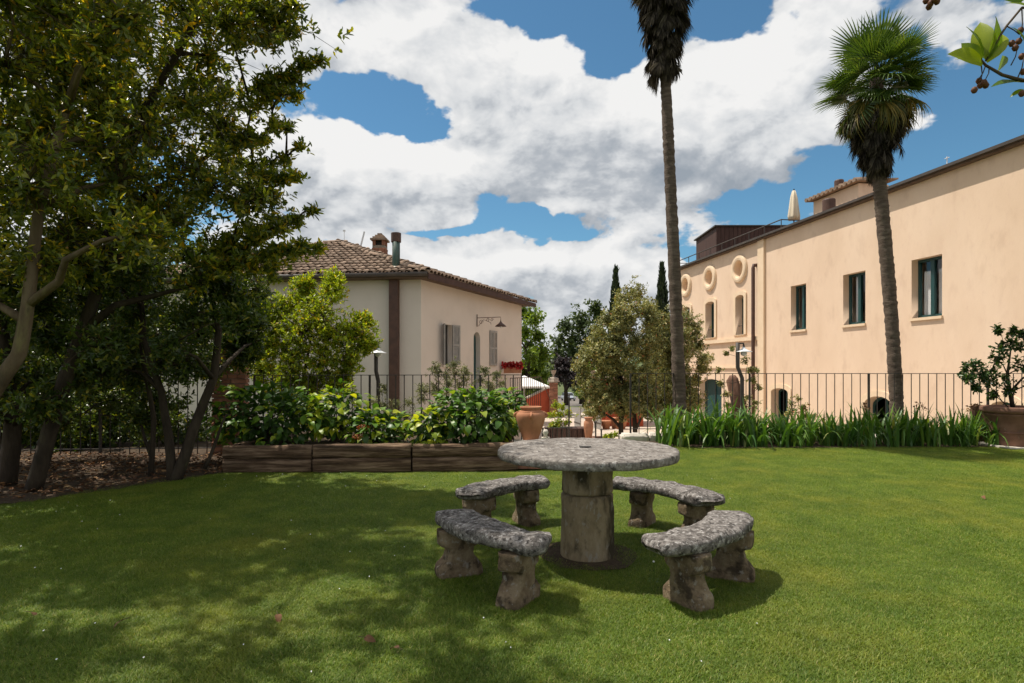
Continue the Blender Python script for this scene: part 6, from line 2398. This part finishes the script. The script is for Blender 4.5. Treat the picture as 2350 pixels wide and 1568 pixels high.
obj('block', MB().box((0, 0, zt_ / 2 - .07), (.14, .14, zt_ - .14)).mesh('block', 'whitestone'), wf)
# slim posts at the head of the steps
for (px_, y0_, y1_, D, lab) in ((1306, 908, 1010, 12.2, 'slim dark iron post in front of the planter shrub'), (1367, 970, 1010, 12.0, 'short dark iron post beside the orange jar'), (1380, 988, 1010, 12.0, 'short thin rail post at the edge of the pale yard')):
    q0, q1 = P(px_, y1_, D), P(px_, y0_, D)
    t = thing('iron_post', lab, 'post', (q0.x, D, YZ))
    obj('shaft', MB().tube([(0, 0, 0), (0, 0, q1.z - YZ)], .016, 6).mesh('shaft', 'dkmetal'), t)
    obj('tip', MB().lathe([(.02, 0), (.026, .015), (.008, .04)], (0, 0, q1.z - YZ), 8).mesh('tip', 'dkmetal'), t)
pts = [(1400, 1000, 8), (1412, 997, 7), (1390, 1002, 7)]
px_crown('trailing_plant', 'low trailing plant with pink flowers at the edge of the pale yard', 'plant', 11.6, pts, 'bright', .05, .03, 7, 16, [(1402, 1004)], zbase=-.3, tr=.01, dj=.1, r0=.006)

# silver car on the far road
cz = ground_z(10.0, 104) + .03
car = thing('silver_car', 'small silver hatchback parked on the road beyond the gate pillars', 'car', (gp_(1304, 104), 104, cz), rz=math.radians(10))
M['carpaint'] = surf('silver_paint', [(0.3, (0.42, 0.45, 0.50)), (0.7, (0.50, 0.53, 0.58))], 3, 0.3, 0, spec=.6, metal=.3)
M['tyre'] = surf('tyre_rubber', [(0.3, (0.015, 0.015, 0.015)), (0.7, (0.03, 0.03, 0.03))], 9, 0.9, 0)
M['carglass'] = surf('car_glass', [(0.3, (0.02, 0.025, 0.03)), (0.7, (0.03, 0.035, 0.04))], 3, 0.08, 0, spec=.6)
M['headlamp'] = surf('headlamp_glass', [(0.3, (0.7, 0.72, 0.75)), (0.7, (0.8, 0.82, 0.85))], 3, 0.1, 0, spec=.6)
side = [(-1.9, .35), (-1.95, .62), (-1.75, .82), (-1.0, .95), (-.55, 1.38), (.35, 1.48), (1.25, 1.42), (1.7, 1.0), (1.9, .9), (1.92, .4)]
bm = bmesh.new()
w2 = .84
rows = []
for (yy, zz) in side:
    ww = w2 * (1 if zz < 1.0 else .82)
    rows.append([bm.verts.new((-ww, yy, zz)), bm.verts.new((-ww * .5, yy, zz + .02)), bm.verts.new((ww * .5, yy, zz + .02)), bm.verts.new((ww, yy, zz))])
for i in range(len(rows) - 1):
    for j in range(3):
        bm.faces.new((rows[i][j], rows[i][j + 1], rows[i + 1][j + 1], rows[i + 1][j]))
for s_i in (0, 3):
    bm.faces.new([r_[s_i] for r_ in rows])
bm.faces.new([rows[0][3], rows[0][2], rows[0][1], rows[0][0], rows[-1][0], rows[-1][1], rows[-1][2], rows[-1][3]])
bmesh.ops.recalc_face_normals(bm, faces=bm.faces[:])
cme = bpy.data.meshes.new('body')
bm.to_mesh(cme)
bm.free()
cme.materials.append(M['carpaint'])
obj('body', cme, car)
obj('windscreen', MB().add([(-.68, -.98, 1.0), (.68, -.98, 1.0), (.60, -.585, 1.385), (-.60, -.585, 1.385)], [(0, 1, 2, 3)]).mesh('windscreen', 'carglass'), car, loc=(0, -.03, .03))
for sx in (-1, 1):
    obj('side_window', MB().add([(sx * .80, -.72, 1.02), (sx * .80, 1.35, 1.02), (sx * .71, 1.15, 1.38), (sx * .71, -.42, 1.36)], [(0, 1, 2, 3)]).mesh('side_window', 'carglass'), car, loc=(sx * .02, 0, 0))
    obj('headlight', MB().box((sx * .60, -1.93, .70), (.34, .08, .16)).mesh('headlight', 'headlamp'), car)
    for yy in (-1.2, 1.25):
        wl = obj('wheel', MB().lathe([(.30, -.09), (.31, -.06), (.31, .06), (.30, .09)], (0, 0, 0), 18).mesh('wheel', 'tyre'), car)
        wl.location = (sx * .76, yy, .31)
        wl.rotation_euler = (0, math.pi / 2, 0)
obj('grille', MB().box((0, -1.95, .52), (.9, .06, .16)).mesh('grille', 'tyre'), car)

# ================================================================== SMALL THINGS ON THE GROUND
k = 5200
rl = np.random.default_rng(55)
ps = []
while len(ps) < k:
    x_, y_ = rl.uniform(-9.5, -3.3), rl.uniform(4.2, 9.2)
    if inside(BED, x_, y_):
        ps.append((x_, y_, .04 + rl.uniform(0, .02)))
ps = np.array(ps)
v, q = leaf_arrays(ps, np.stack([rl.normal(0, 1, k), rl.normal(0, 1, k), rl.normal(0, .2, k)], 1), np.stack([rl.normal(0, .4, k), rl.normal(0, .4, k), np.ones(k)], 1), rl.uniform(.04, .09, k), rl.uniform(.02, .04, k), False, .1, .2)
tag(obj('leaf_litter', npmesh('leaf_litter', v, q, 'litter')), 'carpet of dry brown leaves under the arbutus trees', 'leaf litter', kind='stuff')
big_dry = big_leaf('blade', .058, .036, 'litter', .5)
stalk = MB().tube([(-.03, 0, .005), (.01, 0, .004)], .0015, 4).mesh('stalk', 'twig')
for (px_, py_, lab) in ((70, 1418, 'curled pinkish dry leaf lying alone in the shaded grass'), (285, 1436, 'dry brown leaf lying in shaded grass right of the pinkish one'), (637, 1422, 'dark brown dry leaf on the shaded lawn'), (915, 1503, 'pale flat dry leaf at the shade edge'),
                        (835, 1478, 'half hidden brown leaf near the shade edge'), (2255, 1145, 'pale dry leaf lying in the sunlit lawn')):
    D = HC * F / (py_ - HY)
    t = thing('fallen_leaf', lab, 'leaf', (gp_(px_, D), D, .03), 'single dry leaves on the lawn', rl.uniform(0, 6.28))
    obj('blade', big_dry, t, rot=(rl.normal(0, .3), rl.normal(0, .3), 0))
    obj('stalk', stalk, t)
# specks of daisies in the lawn
k = 70
V, Q = [], []
cnt = 0
while cnt < k:
    y_ = rl.uniform(2.4, 8.5)
    x_ = rl.uniform(-y_ * .9, min(2.5, y_ * .5))
    if inside(BED, x_, y_) or (x_ - .55) ** 2 + (y_ - 4.3) ** 2 < 1.5:
        continue
    r_ = rl.uniform(.003, .0055)
    c = np.array([x_, y_, lawn_z(x_, y_) + .034])
    ang = np.arange(6) * np.pi / 3
    V.append(c + np.stack([r_ * np.cos(ang), r_ * np.sin(ang) - .0, .003 * np.sin(ang * 2)], 1))
    cnt += 1
me = bpy.data.meshes.new('lawn_daisies')
me.from_pydata(np.concatenate(V).tolist(), [], [tuple(range(6 * i, 6 * i + 6)) for i in range(k)])
me.materials.append(M['daisy'])
tag(obj('lawn_daisies', me), 'tiny white daisies scattered over the lawn', 'daisies', kind='stuff')
# daisy stalk by the bench
dq = Vector((gp_(1500, 3.78), 3.78, 0))
ds = thing('daisy_stalk', 'single white seed head on a stalk beside the bench leg', 'flower', dq)
obj('stalk', MB().tube([(0, 0, 0), (.004, 0, .06), (.0, 0, .125)], [.002, .0018, .0015], 5).mesh('stalk', 'iris'), ds)
obj('head', MB().lathe([(.002, -.004), (.006, -.002), (.0075, .003), (.004, .007)], (0, 0, .125), 10).mesh('head', 'daisy', True), ds)
for a in (0.3, 2.2, 3.6, 5.2):
    obj('leaf', iris_leaf(.11, .03, 2.4, .2), ds, rot=(0, 1.1, a))

# ================================================================== OVERHANGING BRANCH (top right)
clR = []
for i in range(40):
    y_ = rt_.uniform(.2, 3.0)
    clR.append(((rt_.uniform(2.2, 4.6) + .35 * y_, y_, rt_.uniform(2.9, 4.6)), (.42, .42, .32), 40))
br = foliage('arbutus_tree', 'arbutus tree reaching in with backlit broad leaves and hanging fruit against the sky', 'tree', (3.9, 1.0, 0), [([(3.9, 1.0, -.05), (3.8, 1.1, .9), (3.5, 1.3, 1.9), (3.3, 1.5, 2.7), (3.2, 1.4, 3.5)], [.10, .085, .07, .05, .03]),
             ([(3.5, 1.3, 1.9), (2.8, 1.6, 2.2), P(2600, 210, 1.9)], [.04, .022, .012]), ([(3.3, 1.5, 2.7), (2.7, 1.7, 2.6), P(2560, 60, 1.9)], [.03, .016, .008])],
             clR, 'arbutus', .085, .033, 8, 40, 'barkpale', 'arbutus trees', rt_, r0=.02)
Dn = 1.9


def bpt(x, y, d=0.0):
    return P(x, y, Dn + d)


wood = MB()
wood.tube([bpt(2600, 210), bpt(2420, 185), bpt(2345, 185), bpt(2300, 172), bpt(2262, 150), bpt(2245, 130)], [.012, .009, .006, .005, .004, .003], 7)
wood.tube([bpt(2560, 60), bpt(2420, 20), bpt(2345, 18), bpt(2310, 60), bpt(2290, 90), bpt(2262, 140)], [.008, .005, .004, .0035, .003, .003], 6)
wood.tube([bpt(2420, 20), bpt(2300, -40), bpt(2140, -20)], [.006, .004, .003], 6)
for (x0, y0, x1, y1) in ((2345, 18, 2342, 90), (2320, 150, 2335, 110), (2335, 180, 2350, 130), (2252, 150, 2250, 190), (2262, 150, 2244, 185), (2270, 155, 2262, 182), (2310, 60, 2340, 80)):
    wood.tube([bpt(x0, y0), bpt((x0 + x1) / 2 + 3, (y0 + y1) / 2), bpt(x1, y1)], [.002, .0016, .0014], 5)
obj('twig', wood.mesh('twig', 'twig', True), br, keep=True)
bleaf = [big_leaf('leaf', 1.0, .46, 'sapleaf', c) for c in (.05, .15)]
for (x0, y0, x1, y1, d, roll) in ((2256, 148, 2182, 122, -.03, .5), (2254, 140, 2208, 100, .02, -.4), (2258, 138, 2224, 62, -.02, .9), (2262, 136, 2250, 52, .02, -.7), (2266, 138, 2290, 40, .0, .5), (2266, 145, 2300, 78, .03, -.8),
                                  (2256, 150, 2196, 134, .02, 1.1), (2350, 0, 2300, -4, 0, .3), (2345, 190, 2278, 196, .0, 1.2), (2350, 205, 2318, 222, .02, 1.0), (2290, 165, 2302, 130, .03, 1.3), (2352, 100, 2325, 62, .0, 1.0), (2360, 190, 2330, 180, .0, 1.0), (2365, 20, 2312, 6, .02, .9)):
    a, b = bpt(x0, y0), bpt(x1, y1, d)
    dv_ = (b - a)
    L_ = dv_.length
    dv_.normalize()
    toc = Vector((0, -1, 0)) + Vector((0, 0, -.25))
    nz_ = (toc - dv_ * toc.dot(dv_)).normalized()
    nz_ = Matrix.Rotation(roll, 3, dv_) @ nz_
    ny_ = nz_.cross(dv_)
    R = Matrix((dv_, ny_, nz_)).transposed().to_4x4()
    o_ = obj('leaf', bleaf[0], br)
    R = R @ Matrix.Scale(L_ * 1.04, 4)
    R.translation = a
    o_.matrix_parent_inverse = Matrix.Translation(-br.location)
    o_.matrix_basis = R
fr_me = roughen(MB().lathe([(.002, -.010), (.006, -.008), (.0095, 0), (.006, .008), (.002, .010)], (0, 0, 0), 12).mesh('fruit', 'berry', True), .0006, 300)
for (x_, y_) in ((2236, 207), (2250, 196), (2262, 196), (2247, 186), (2258, 190), (2125, 2), (2136, 8), (2145, -2), (2132, 16), (2150, 4), (2342, 70), (2338, 95), (2330, 110), (2322, 100), (2345, 130), (2348, 165), (2345, 215)):
    o_ = obj('fruit', fr_me, br)
    o_.matrix_parent_inverse = Matrix.Translation(-br.location)
    o_.location = bpt(x_, y_, RNG.uniform(-.02, .02))
    o_.scale = (1.05, 1.05, 1.05)
